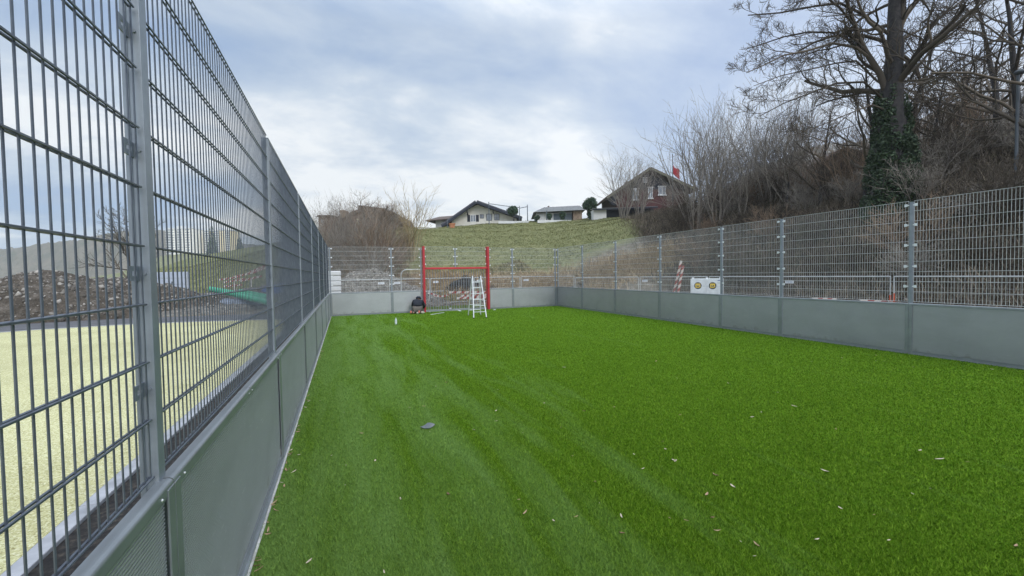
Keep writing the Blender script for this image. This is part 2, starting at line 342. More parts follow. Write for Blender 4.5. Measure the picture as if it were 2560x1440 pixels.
ground_m = mat('meadow_and_earth', [(0.28, (0.085, 0.095, 0.04)), (0.45, (0.155, 0.165, 0.075)), (0.6, (0.215, 0.215, 0.105)), (0.75, (0.30, 0.28, 0.155))], rough=0.95, spec=0.05, scale=1.1, detail=9, nrough=0.72, extra=groundx, bump=0.6, bscale=4.0, bdist=0.06)
g = link('ground', np_mesh('ground', np.stack([GX, GY, GZ], -1).reshape(-1, 3), quads), ground_m, smooth=True); tag(g, kind='structure')

# far hills with wooded tops
def hills(name, pts, depth_m, m, seed, amp):
    """ridge line through pts (x,y,z), falling away towards the camera and behind"""
    rg = np.random.default_rng(seed); pts = np.array(pts, float); s = np.r_[0, np.cumsum(np.hypot(*np.diff(pts[:, :2], axis=0).T))]
    n = 260; q = np.linspace(0, s[-1], n); line = np.stack([np.interp(q, s, pts[:, i]) for i in range(3)], 1)
    nz = np.zeros(n)
    for o in range(1, 7):
        ph = rg.uniform(0, 6.28, 3); nz += amp/o*np.sin(q/s[-1]*6.28*(2.3**o)*0.6+ph[0])
    nz += rg.normal(0, amp*.08, n); line[:, 2] += nz
    rows = []; K = 26
    for k in range(K):
        a = k/(K-1)*2-1           # -1 foot towards camera ... 0 crest ... 1 behind
        c = line.copy(); d = np.hypot(c[:, 0], c[:, 1]); sc = 1+a*depth_m/d; c[:, 0] *= sc; c[:, 1] *= sc
        c[:, 2] = line[:, 2]*(1-abs(a)**1.3)+rg.normal(0, amp*.15, n)*(1-abs(a))-4*abs(a); rows.append(c)
    V = np.array(rows).reshape(-1, 3); ii = np.arange(K*n).reshape(K, n)
    Q = np.stack([ii[:-1, :-1], ii[:-1, 1:], ii[1:, 1:], ii[1:, :-1]], -1).reshape(-1, 4)
    return tag(link(name, np_mesh(name, V, Q), m), kind='structure')
wood_m = mat('winter_woodland', [(0.3, (0.06, 0.075, 0.05)), (0.5, (0.15, 0.13, 0.10)), (0.7, (0.26, 0.21, 0.16))], rough=1, scale=0.035, detail=9, nrough=0.75, spec=0.0, bump=1, bscale=.2, bdist=6)
hills('hills', [P(-500, 560, 520), P(-200, 600, 520), P(0, 622, 560), P(110, 604, 550), P(200, 592, 540), P(290, 578, 530), P(380, 570, 520), P(480, 582, 530), P(620, 610, 560), P(760, 622, 580), P(1000, 640, 600)], 120, wood_m, 3, 2.2)
hills('mountains', [P(1700, 560, 560), P(1850, 440, 560), P(2000, 370, 560), P(2150, 360, 560), P(2300, 300, 560), P(2420, 235, 560), P(2560, 250, 560), P(2800, 200, 560), P(3200, 260, 560)], 250, wood_m, 5, 3)

# ------------------------------------------------------------------ pitch, kerb, yellow court
tb = MB(); tb.box(XL+0.02, XR-0.02, -6, YB-0.02, -0.02, 0.0)
tag(tb.build('turf', turf_m), kind='structure')
def strip(name, poly, z, m):
    b = MB(); b.prism(poly, z-0.02, z, axis='z'); return tag(b.build(name, m), kind='structure')
strip('trench', [(-1.9, -6), (-0.76, -6), (-0.76, 22.4), (-1.9, 22.4)], -0.018+0.004, soil_dark)
kb = MB()
for i in range(30): kb.box(-2.03, -1.905, -6+i*0.95+0.004, -6+(i+1)*0.95-0.004, -0.1, 0.012)
tag(kb.build('kerb', concrete, bevel=0.006), kind='structure')
ycurve = [(-2.034, 20.9), (-2.8, 21.1), (-3.9, 21.4), (-6, 21.9), (-8.5, 22.0), (-10.9, 21.5), (-14, 19.8), (-18, 16), (-21, 10), (-22, 2), (-22, -6), (-2.034, -6)]
strip('yellow_court', ycurve, 0.008, yellow)
kerb_arc = [(-2.0, 20.2), (-2.9, 20.9), (-6, 21.9), (-8.7, 22.2), (-11.3, 21.6), (-15, 19.8)]
ascurve = [(-1.95, 20.7), (-1.95, 23.2), (-6, 24.2), (-10, 24.6), (-15, 24), (-26, 18), (-28, 2), (-28, -6), (-22.5, -6), (-22.5, 12)]
strip('asphalt_path', [(-0.9, 22.1), (-0.9, 24.6), (-6, 25.4), (-10, 25.7), (-15, 25), (-26, 18), (-28, 2), (-28, -6), (-20, -6), (-3, 15)], 0.002, asphalt)

# turf fibres: real blades near the camera, thinning out with distance
def blades():
    n = 1500000
    ang = RNG.uniform(-0.62, 1.45, n); d = 1.9*np.exp(RNG.uniform(0, 1, n)**0.9*math.log(26.0/1.9))
    x, y = d*np.sin(ang), d*np.cos(ang)
    ok = (x > XL+.03) & (x < XR-.04) & (y > -2); x, y, d = x[ok], y[ok], d[ok]; n = len(x)
    w = (0.0009+0.00048*d)*RNG.uniform(.7, 1.3, n); h = RNG.uniform(.012, .026, n)
    a = RNG.uniform(0, 6.28, n); lean = RNG.uniform(.1, 1.3, n); b = RNG.uniform(0, 6.28, n)
    ca, sa = np.cos(a)*w, np.sin(a)*w
    V = np.empty((n, 3, 3)); V[:, 0] = np.stack([x-ca, y-sa, np.zeros(n)], 1); V[:, 1] = np.stack([x+ca, y+sa, np.zeros(n)], 1)
    V[:, 2] = np.stack([x+np.cos(b)*h*lean, y+np.sin(b)*h*lean, h], 1)
    me = np_mesh('turf_fibres', V.reshape(-1, 3), np.arange(n*3).reshape(-1, 3), RNG.uniform(0, 1, n)**1.4)
    tag(link('turf_fibres', me, blade_m), 'short bright green artificial grass fibres covering the pitch', 'grass', kind='stuff')
blades()

# ------------------------------------------------------------------ the three fence walls
def wires(x0, x1, z0, z1, n0=-0.030, side=6, vstep=0.05):
    b = MB(); n = int(round((x1-x0)/vstep))
    xs = [x0+(x1-x0)*i/n for i in range(n+1)]
    for x in xs: b.tube([(x, n0, z0), (x, n0, z1)], 0.0031, side, caps=False)
    z = z0+0.006; m = 0; zs = (z1-z0-.010)/round((z1-z0)/.21)
    while z < z1+0.001:
        for dn in (-0.0072, 0.0072): b.tube([(x0-0.006, n0+dn, z), (x1+0.006, n0+dn, z)], 0.0043, side, caps=True)
        z += zs
    return b
CLZ = [1.42, 1.84, 2.28, 2.70, 3.11]
def clamp_mb(z, facing):
    b = MB()
    for s in (-1, 1):
        if facing:      # small square plates held clear of the post by a short arm
            b.box(min(s*.035, s*.075), max(s*.035, s*.075), -0.016, -0.008, z-.012, z+.012); b.box(min(s*.062, s*.112), max(s*.062, s*.112), -0.014, -0.004, z-.028, z+.028)
        else:           # slotted plate
            a0, a1 = sorted((s*.03, s*.105))
            b.box(a0, a1, -.050, -.044, z+.009, z+.026); b.box(a0, a1, -.050, -.044, z-.026, z-.009)
            b.box(*sorted((s*.03, s*.05)), -.050, -.044, z-.0085, z+.0085); b.box(*sorted((s*.088, s*.105)), -.050, -.044, z-.0085, z+.0085)
    b.tube([(-0.036, -0.028, z), (0.036, -0.028, z)], 0.006, 6)
    return b
def wall(name, origin, rz, posts, label, wire_m, facing=True, gap=None, clz=CLZ, end=None, seams=True):
    """local x runs along the wall, local +y points into the pitch"""
    root = empty(name, origin, rz, label, 'fence')
    for i, p in enumerate(posts):
        tall = HF-0.03
        b = MB(); b.box(p-.030, p+.030, -.068, -.012, 0, tall); b.box(p-.034, p+.034, -.072, -.008, tall, tall+.008)
        b.box(p-.034, p-.0305, -.068, -.050, 0, tall-.002); b.box(p+.0305, p+.034, -.068, -.050, 0, tall-.002)
        po = b.build('post', steel, root, bevel=0.004)
        for z in clz:
            c = clamp_mb(z, facing).build('clamp', zinc if facing else steel, po); c.location.x = p
        b = MB(); b.box(p-.062, p-.0035, .0185, .026, .02, HB-.001); b.box(p+.0035, p+.062, .0185, .026, .02, HB-.001)
        b.box(p-.004, p+.004, .010, .020, .02, HB-.002)
        b.build('joint_cover', alu, po, bevel=0.002)
    for a, c in zip(posts[:-1], posts[1:]):
        if gap and abs(a-gap[0]) < .01: continue
        wires(a+.052, c-.052, HB+.044, HF, side=5).build('mesh_panel', wire_m, root)
        # ribbed kick board
        x0, x1 = a+.066, c-.066; prof = []; z = .075; pitch_ = .0142
        while z < HB-.032:
            prof += [(-.010, z), (.0115, z+.0006), (.0120, z+.0045), (.0115, z+.0085), (-.010, z+.0091)]; z += pitch_
        V = [(x0, y, z) for y, z in prof]+[(x1, y, z) for y, z in prof]; m_ = len(prof)
        Q = [(i, i+m_, i+m_+1, i+1) for i in range(m_-1)]
        kbm = MB(); kbm.add(V, Q); kbm.box(x0, x1, -.024, -.0105, .05, HB-.03); kb_ = kbm.build('kick_board', board, root)
        cp = MB(); L2 = (x0+x1)/2
        arc = [(.022, HB-.028)]+[(.022-.020+.020*math.cos(t), HB+.005+.017*math.sin(t)) for t in np.linspace(0, PI/2, 6)]+[(-.024, HB+.022), (-.024, HB-.02), (-.020, HB-.02), (-.020, HB+.016), (.0, HB+.016), (.016, HB), (.016, HB-.028)]
        for s0, s1 in ((a+.004, L2-.003), (L2+.003, c-.004)): cp.prism(arc, s0, s1, axis='x')
        cp.build('cap_rail', alu, kb_)
        bt = MB(); bt.box(x0, x1, .004, .018, .018, .07); bt.box(x0-.06, x1+.06, .0185, .040, .0, .017); bt.build('bottom_rail', alu, kb_)
        if facing is False:
            for sx in (x0+.05, L2-.05, L2+.05, x1-.05): sc = MB(); sc.sphere((sx, .022, HB-.012), .005, 6, 4); sc.build('screw', zinc, kb_)
    return root
lp = [4.81, 1.83, 4.51, 7.27, 9.95, 12.55, 15.1, 17.45]
LY = [-3.8, -0.90, 1.972, 4.85, 7.92, 10.85, 13.7, 16.5, 19.1, 21.55]
left_w = wall('sports_fence', (XL, YB, 0), -PI/2, sorted(YB-y for y in LY), 'tall grey bar-mesh fence with ribbed boards along the left side, closest to the viewer', wirem, facing=False)
RY = [-3.1, -.26, 2.6, 5.46, 8.337, 10.343, 13.188, 16.051, 18.892, 21.55]
right_w = wall('sports_fence', (XR, 0, 0), PI/2, RY, 'grey bar-mesh fence with ribbed boards along the right side, below the wooded bank', wire_lt)
GX0, GX1 = 3.66, 6.96
bx_ = [XR-.09, 8.39, GX1+.10, GX0-.10, 2.136, XL+.04]
back_w = wall('sports_fence', (XR, YB, 0), PI, sorted(XR-x for x in bx_), 'grey bar-mesh fence with ribbed boards across the far end, broken by the goal', wire_lt, gap=(XR-GX1-.10,))
# pale edging strip and dead leaves along the foot of the left boards
ed = MB()
for i in range(26):
    y0 = -3+i*.94; ed.box(XL+.042, XL+.058, y0+.003, y0+.937, 0, .014+.004*(i % 3))
tag(ed.build('edging_strip', white_strip), 'thin pale edging strip between turf and left boards', 'edging')

# ------------------------------------------------------------------ goal
goal = empty('goal', (0, YB, 0), 0, 'red framed street football goal with grey bar grille in the far end of the pitch', 'goal')
for x in (GX0, GX1):
    b = MB(); b.box(x-.045, x+.045, -.26, .06, .0, HF+.04)
    b.box(x-.047, x+.047, -.262, -.26, .03, .06)
    p_ = b.build('goal_post', redp, goal, bevel=.012)
    g2 = MB(); g2.box(x-.012, x+.012, -.270, -.2625, .07, HF); g2.build('groove_trim', redp, p_)
    c = MB(); s = 1 if x == GX0 else -1
    for z in (2.36, 2.74, 3.12): c.box(x+s*.06, x+s*.07, -.08, -.05, z-.02, z+.02); c.box(*sorted((x+s*.07, x+s*.125)), -.085, -.075, z-.03, z+.03)
    c.build('clamp', zinc, p_)
b = MB(); b.box(GX0+.056, GX1-.056, -.20, -.08, 2.10, 2.20); b.build('crossbar', redp, goal, bevel=.012)
b = MB(); n = 24
for i in range(1, n): x = GX0+.056+(GX1-GX0-.112)*i/n; b.tube([(x, .0, .09), (x, .0, 2.16)], .013, 8, caps=False)
b.build('grille', steel, goal)
b = MB(); b.box(GX0+.056, GX1-.056, -.03, .04, .0, .09); b.box(GX0+.056, GX1-.056, -.05, -.031, 0, .02); b.build('sill_rail', alu, goal, bevel=.004)
mx = 5.27
b = MB(); b.box(mx-.03, mx+.03, -.05, .03, 2.2, HF-.03); p_ = b.build('upper_post', steel, goal, bevel=.004)
for z in (2.36, 2.74, 3.12):
    c = clamp_mb(z, True).build('clamp', zinc, p_); c.location = (mx, -.05, 0)
for a, c_ in ((GX0+.1, mx-.06), (mx+.06, GX1-.1)):
    o = wires(a, c_, 2.32, HF+.03, 0, 5).build('mesh_panel', wire_lt, goal)

# ------------------------------------------------------------------ stepladder
lad = empty('stepladder', (5.30, 18.0, 0), 0, 'white aluminium double-sided stepladder standing open in front of the goal', 'ladder')
def lrel(p): return Vector(p)-Vector((5.30, 18.0, 0))
FLf, FRf = at(1183.6, 796, Z=0), at(1216.8, 794.6, Z=0)
mid = (FLf+FRf)/2; FLf = mid+np.array([-.27, .02, 0]); FRf = mid+np.array([.27, -.02, 0]); yt = 18.05
TL, TR = at(1181, 690, Y=yt), at(1201, 690, Y=yt)
TL[2] = TR[2] = (TL[2]+TR[2])/2
BLf, BRf = at(1170.5, 788.5, Z=0), at(1201.5, 787, Z=0)
def flight(fl, fr, tl, tr, n, mm, nm, dz=0.0):
    fl, fr, tl, tr = map(lrel, (fl, fr, tl, tr)); fo = empty(nm, (0, 0, 0), parent=lad)
    for a, c in ((fl, tl), (fr, tr)):
        m_ = MB(); m_.beam(a, c, .032, .065, up=(0, 1, 0)); st = m_.build('stile', mm, fo, bevel=.005)
        f_ = MB(); f_.box(a.x-.024, a.x+.024, a.y-.036, a.y+.036, 0.0, .035); f_.build('rubber_foot', rubber, fo)
    for i in range(n):
        f_ = (i+1)*.145; a = fl.lerp(tl, f_); c = fr.lerp(tr, f_)
        m_ = MB(); m_.beam(a+Vector((.01, 0, 0)), c-Vector((.01, 0, 0)), .036, .028, up=(0, 0, 1)); m_.build('rung', mm, fo)
    return fo
flight(FLf, FRf, TL, TR, 6, alu_w, 'front_flight')
TLb, TRb = TL+np.array([0, .10, -.06]), TR+np.array([0, .10, -.06])
flight(BLf, BRf, TLb, TRb, 6, alu_w, 'rear_flight')
hg = MB(); hg.beam(lrel(TL)+Vector((0, 0, -.05)), lrel(TLb), .045, .05); hg.beam(lrel(TR)+Vector((0, 0, -.05)), lrel(TRb), .045, .05); hg.build('hinge', darkpl, lad)

# ------------------------------------------------------------------ kneeling worker
skin_m = mat('skin', [(0.45, 0.27, 0.2)], rough=.6); jacket_m = mat('black_jacket', [(0.3, (.010, .012, .02)), (.7, (.022, .026, .038))], rough=.75, scale=9, bump=.5, bscale=14, bdist=.02)
trous_m = mat('grey_brown_trousers', [(0.13, 0.115, 0.10)], rough=.9, scale=20); hair_m = mat('dark_hair', [(0.012, 0.011, 0.011)], rough=.7)
shoe_m = mat('dark_shoe', [(0.05, 0.045, 0.045)], rough=.7); sole_m = mat('orange_pink_sole', [(0.62, 0.20, 0.15)], rough=.7); sole2_m = mat('pale_sole', [(0.42, 0.40, 0.33)], rough=.7)
def skinned(name, verts, edges, rad, m, parent, sub=2, root=0):
    me = bpy.data.meshes.new(name); me.from_pydata([tuple(v) for v in verts], edges, []); me.materials.append(m)
    o = bpy.data.objects.new(name, me); COL.objects.link(o)
    if parent: o.parent = parent
    md = o.modifiers.new('skin', 'SKIN'); md.use_smooth_shade = True
    for i, r_ in enumerate(rad):
        sv = me.skin_vertices[0].data[i]; sv.radius = r_ if isinstance(r_, tuple) else (r_, r_); sv.use_root = (i == root)
    sb = o.modifiers.new('sub', 'SUBSURF'); sb.levels = sub; sb.render_levels = sub
    return o
# local: person faces +y (the wall), x right; kneeling, sitting on the heels, leaning forward over the work
pj = dict(pel=(0, -.02, .24), sp=(0, .06, .38), ch=(.01, .15, .52), nk=(.03, .22, .63), hd=(.035, .27, .70), ht=(.035, .27, .73),
          ls=(-.17, .17, .53), le=(-.24, .28, .33), lw=(-.12, .42, .18), lh=(-.09, .47, .14),
          rs=(.19, .17, .52), re=(.29, .26, .32), rw=(.22, .42, .20), rh=(.20, .48, .17),
          lhp=(-.11, -.01, .21), lk=(-.20, .34, .09), la=(-.17, -.13, .07), lf=(-.19, -.20, .05),
          rhp=(.11, -.01, .21), rk=(.20, .33, .09), ra=(.16, -.13, .07), rf=(.18, -.21, .05))
ks = list(pj); kv = [pj[k] for k in ks]; ix = {k: i for i, k in enumerate(ks)}
E_ = [('pel', 'sp'), ('sp', 'ch'), ('ch', 'nk'), ('nk', 'hd'), ('hd', 'ht'), ('ch', 'ls'), ('ls', 'le'), ('le', 'lw'), ('lw', 'lh'), ('ch', 'rs'), ('rs', 're'), ('re', 'rw'), ('rw', 'rh'),
      ('pel', 'lhp'), ('lhp', 'lk'), ('lk', 'la'), ('la', 'lf'), ('pel', 'rhp'), ('rhp', 'rk'), ('rk', 'ra'), ('ra', 'rf')]
rad = dict(pel=.13, sp=.12, ch=.14, nk=.055, hd=.085, ht=.075, ls=.065, le=.042, lw=.028, lh=.032, rs=.065, re=.042, rw=.028, rh=.032, lhp=.09, lk=.06, la=.045, lf=.035, rhp=.09, rk=.06, ra=.045, rf=.035)
PX, PY = 3.23, 20.85
body = skinned('person', kv, [(ix[a], ix[b]) for a, b in E_], [rad[k] for k in ks], skin_m, None)
body.location = (PX, PY, 0.0); body.rotation_euler = (0, 0, R(-12)); body.scale = (1.07,)*3
tag(body, 'person in a black jacket kneeling, back turned, beside the red goal post', 'person')
def sub(name, keys, edges, grow, m, lvl=2, root=None):
    i2 = {k: i for i, k in enumerate(keys)}
    return skinned(name, [pj[k] for k in keys], [(i2[a], i2[b]) for a, b in edges], [grow[k] for k in keys], m, body, lvl, i2[root] if root else 0)
pj['wst'] = (0, 0, .27)
sub('jacket', ['wst', 'sp', 'ch', 'nk', 'ls', 'le', 'lw', 'rs', 're', 'rw'], [('wst', 'sp'), ('sp', 'ch'), ('ch', 'nk'), ('ch', 'ls'), ('ls', 'le'), ('le', 'lw'), ('ch', 'rs'), ('rs', 're'), ('re', 'rw')],
    dict(wst=(.255, .19), sp=(.215, .18), ch=(.185, .17), nk=(.10, .09), ls=.095, le=.075, lw=.05, rs=.095, re=.078, rw=.05), jacket_m, 2, 'ch')
pj['h1'] = (.03, .20, .62); pj['h2'] = (.035, .245, .70); pj['h3'] = (.035, .26, .76)
sub('hood', ['h1', 'h2', 'h3'], [('h1', 'h2'), ('h2', 'h3')], dict(h1=.15, h2=.13, h3=.085), jacket_m)
sub('trousers', ['pel', 'lhp', 'lk', 'la', 'rhp', 'rk', 'ra'], [('pel', 'lhp'), ('lhp', 'lk'), ('lk', 'la'), ('pel', 'rhp'), ('rhp', 'rk'), ('rk', 'ra')],
    dict(pel=(.19, .15), lhp=.125, lk=.085, la=.075, rhp=.125, rk=.085, ra=.075), trous_m, 2, 'pel')
for s, sx in ((-1, -.27), (1, .06)):
    sm = MB(); sm.sphere((sx, -.22, .085 if s < 0 else .10), .075, 12, 8, (.62, .9, 1.0)); sh = sm.build('shoe', shoe_m, body, smooth=True)
    sm = MB(); sm.sphere((sx+.012*s, -.285, .10), .062, 12, 8, (.62, .3, 1.0)); sm.build('sole', sole_m, sh, smooth=True)
kp = MB(); kp.sphere((.0, -.25, .05), .06, 10, 6, (1.0, .5, .75)); kp.sphere((.22, -.2, .06), .08, 10, 6, (1.2, .5, .6)); kp.build('trouser_cuff', sole2_m, body, smooth=True)
def hand(side):
    x, y, z = pj['lh' if side < 0 else 'rh']; vs = [(x, y, z), (x, y+.05, z-.01), (x, y+.075, z-.015)]; es = [(0, 1), (1, 2)]; rr = [.026, .03, .028]
    for k in range(4):
        dx = (k-1.5)*.019; L_ = [.07, .08, .075, .06][k]; i0 = len(vs)
        vs += [(x+dx, y+.085, z-.02), (x+dx*1.1, y+.085+L_*.5, z-.032), (x+dx*1.1, y+.085+L_*.8, z-.055)]; es += [(2, i0), (i0, i0+1), (i0+1, i0+2)]; rr += [.0095, .009, .008]
    i0 = len(vs); vs += [(x-side*.035, y+.045, z-.01), (x-side*.05, y+.075, z-.025)]; es += [(1, i0), (i0, i0+1)]; rr += [.012, .010]
    return skinned('hand', vs, es, rr, skin_m, body, 1)
hand(-1); hand(1)

# ------------------------------------------------------------------ small things on the turf
p = at(990, 811, Z=0)
bo = empty('water_bottle', p, 0, 'clear plastic water bottle with white cap standing alone on the turf', 'bottle')
glassy = mat('pale_clear_plastic', [(0.62, 0.70, 0.70)], rough=.2, spec=.6)
def lathe(prof, k=14):
    m_ = MB(); vs = [(r_*math.cos(2*PI*j/k), r_*math.sin(2*PI*j/k), z) for r_, z in prof for j in range(k)]
    fs = [(i*k+j, i*k+(j+1) % k, (i+1)*k+(j+1) % k, (i+1)*k+j) for i in range(len(prof)-1) for j in range(k)]+[tuple(range(k))[::-1], tuple(range((len(prof)-1)*k, len(prof)*k))]
    return m_.add(vs, fs)
lathe([(.036, 0), (.04, .01), (.04, .07), (.036, .09), (.04, .11), (.04, .16), (.03, .19), (.015, .21), (.014, .225)]).build('bottle_body', glassy, bo, smooth=True)
lathe([(.017, .222), (.017, .245), (.015, .248)]).build('cap', alu_w, bo)
lathe([(.0405, .075), (.037, .09), (.0405, .105)]).build('label_band', mat('white_label', [(0.8, 0.8, 0.8)]), bo)
p = at(1069, 1070, Z=0)
b = MB(); s_ = .078
for i in range(6):
    for j in range(6): pass
nn = 8; V = []; s_ = .066
for i in range(nn):
    for j in range(nn):
        x, y = (i/(nn-1)-.5)*2*s_, (j/(nn-1)-.5)*2*s_*.9; V.append((x, y, .02+.012*math.sin(x*30)*math.cos(y*25)+.012*(x/s_)**2))
V += [(x, y, z-.006) for x, y, z in V]; m0 = nn*nn
Fq = [(i*nn+j, (i+1)*nn+j, (i+1)*nn+j+1, i*nn+j+1) for i in range(nn-1) for j in range(nn-1)]; Fq += [tuple(q+m0 for q in f[::-1]) for f in Fq]
rim = [i for i in range(nn)]+[i*nn+nn-1 for i in range(1, nn)]+[(nn-1)*nn+j for j in range(nn-2, -1, -1)]+[i*nn for i in range(nn-2, 0, -1)]
Fq += [(rim[i], rim[(i+1) % len(rim)], rim[(i+1) % len(rim)]+m0, rim[i]+m0) for i in range(len(rim))]
b.add(V, Fq); o = b.build('rubber_pad', mat('slate_rubber', [(0.10, 0.115, 0.12)], rough=.35, spec=.6), None, loc=p); o.rotation_euler = (0, 0, R(40)); tag(o, 'small dark grey square pad lying alone on the turf', 'pad')
def lath(u0, v0, u1, v1, w, lab, nm, m_, h_=.02, cat_='strip'):
    a, c = at(u0, v0, Z=.012), at(u1, v1, Z=.012); mid_ = (a+c)/2; b = MB(); b.beam(a-mid_, c-mid_, w, h_); o = b.build(nm, m_, None, loc=mid_, bevel=.003); return tag(o, lab, cat_)
lath(1077, 786.5, 1109.5, 781.5, .06, 'long white strip lying on the turf between the kneeling person and the ladder', 'white_strip', alu_w)
lath(1142, 774, 1151, 777.5, .09, 'short white offcut on the turf close to the goal grille', 'white_offcut', alu_w)
def cable_reel(u, v, lab, m_, nm):
    p = at(u, v, Z=0); e = empty(nm, p, .5, lab, 'tape roll')
    t_ = MB(); n = 20; vs = []; 
    for ro, zz in ((.07, -.035), (.07, .035), (.03, .035), (.03, -.035)):
        for j in range(n): vs.append((ro*math.cos(2*PI*j/n), zz, .075+ro*math.sin(2*PI*j/n)))
    fs = [(a*n+j, a*n+(j+1) % n, ((a+1) % 4)*n+(j+1) % n, ((a+1) % 4)*n+j) for a in range(4) for j in range(n)]
    t_.add(vs, fs).build('roll', m_, e); MB().tube([(0, -.037, .075), (0, .037, .075)], .028, 12).build('core', darkpl, e)
cable_reel(1126, 776.5, 'white tape roll on the turf in front of the goal mouth', alu_w, 'tape_roll')
p = at(1076, 782, Z=0); tl = empty('hand_tool', p, .3, 'small green and black hand tool on the turf beside the kneeling person', 'tool')
b = MB(); b.tube([(-.09, 0, .03), (-.02, 0, .035), (.03, .01, .03)], [.022, .024, .018], 8); b.build('handle', mat('tool_green', [(0.16, .32, .10)]), tl)
b = MB(); b.tube([(.03, .01, .03), (.07, .015, .028)], [.03, .028], 8); b.box(.065, .12, .0, .03, .015, .04); b.build('tool_head', rubber, tl)
p = at(1236, 775, Z=0); b = MB(); b.box(-.08, .08, -.03, .03, 0, .022); b.box(-.03, .05, -.02, .02, .022, .035); tag(b.build('white_offcut', alu_w, None, loc=p, bevel=.004), 'short white offcut on the turf right of the red goal post', 'offcut')

# fallen leaves
def leaf_mesh(seed):
    rg = random.Random(seed); L_, w = rg.uniform(.030, .05), rg.uniform(.007, .014); n = 7; V = []; cur = rg.uniform(.2, .5)
    for i in range(n):
        t_ = i/(n-1); ww = w*math.sin(PI*min(1, t_*.9+.08))**.8; z = .014+cur*L_*(t_-.5)**2*2
        for s_ in (-1, 0, 1): V.append(((t_-.5)*L_*2, s_*ww, z+abs(s_)*w*.5))
    Fq = [(i*3+j, (i+1)*3+j, (i+1)*3+j+1, i*3+j+1) for i in range(n-1) for j in range(2)]
    me = bpy.data.meshes.new('fallen_leaf'); me.from_pydata(V, [], Fq)
    return me
leafm = [mat('dry_leaf_pale', [(0.58, 0.50, 0.38)], rough=.7), mat('dry_leaf_tan', [(0.40, 0.28, 0.17)], rough=.7), mat('dry_leaf_brown', [(0.20, 0.12, 0.07)], rough=.7)]
lms = []
for i in range(9):
    me = leaf_mesh(i); me.materials.append(leafm[0 if i < 5 else (1 if i < 8 else 2)]); lms.append(me)
px_leaf = [(904,1086),(747,1140),(735,1182),(1001,1250),(1059,1073-55),(1313,1286),(1607,1175),(1555,1337),(1554,1295),(1786,1190),(1791,1192),(1832,1220),(1782,1298),(1793,1332),(1890,1366),(2043,1353),(2062,1181),(2101,1274),(1689,1156),(1767,1241),(1880,1185-140),(2210,905),(1903,1033),(1985,1018),(960,1435),(1460,1030),(1535,1020),(1115,958),(1240,1030),(1360,1010),(1820,960),(2105,896),(2190,890),(1240,1055),(1120,1240),(773,1408),(938,1155),(1090,968),(1410,920),(2300,1130),(2350,1152),(2540,1370),(1700,1040),(1664,1126),(1685,1155),(2480,925),(1640,905)]
for k in range(60): px_leaf.append((random.uniform(760, 2500), 800+600*random.random()**1.4))
def add_leaf(p, sc):
    o = bpy.data.objects.new('fallen_leaf', random.choice(lms)); COL.objects.link(o); o.location = (float(p[0]), float(p[1]), 0.004); o.rotation_euler = (random.uniform(-.15, .15), random.uniform(-.15, .15), random.uniform(0, 6.28)); o.scale = (sc,)*3
    tag(o, 'small dry curled leaf lying on the green turf', 'leaf', 'dry leaves scattered over the turf')
for i, (u, v) in enumerate(px_leaf):
    p = at(u, v, Z=0)
    if p[0] < XL+.15 or p[0] > XR-.2 or p[1] > YB-.5 or p[1] < .3: continue
    add_leaf(p, random.uniform(.5, .8) if i < 47 else random.uniform(.25, .45))
for k in range(70):
    y = 2.0+10*random.random()**1.5; o_ = (XL+.075+abs(random.gauss(0, .02)), y)
    o = bpy.data.objects.new('fallen_leaf', random.choice(lms[4:])); COL.objects.link(o); o.location = (o_[0], o_[1], .012); o.rotation_euler = (random.uniform(-.5, .5), random.uniform(-.5, .5), random.uniform(0, 6.28)); o.scale = (.6,)*3
    tag(o, 'dry brown leaf caught against the foot of the left boards', 'leaf', 'dry leaves caught along the left boards')
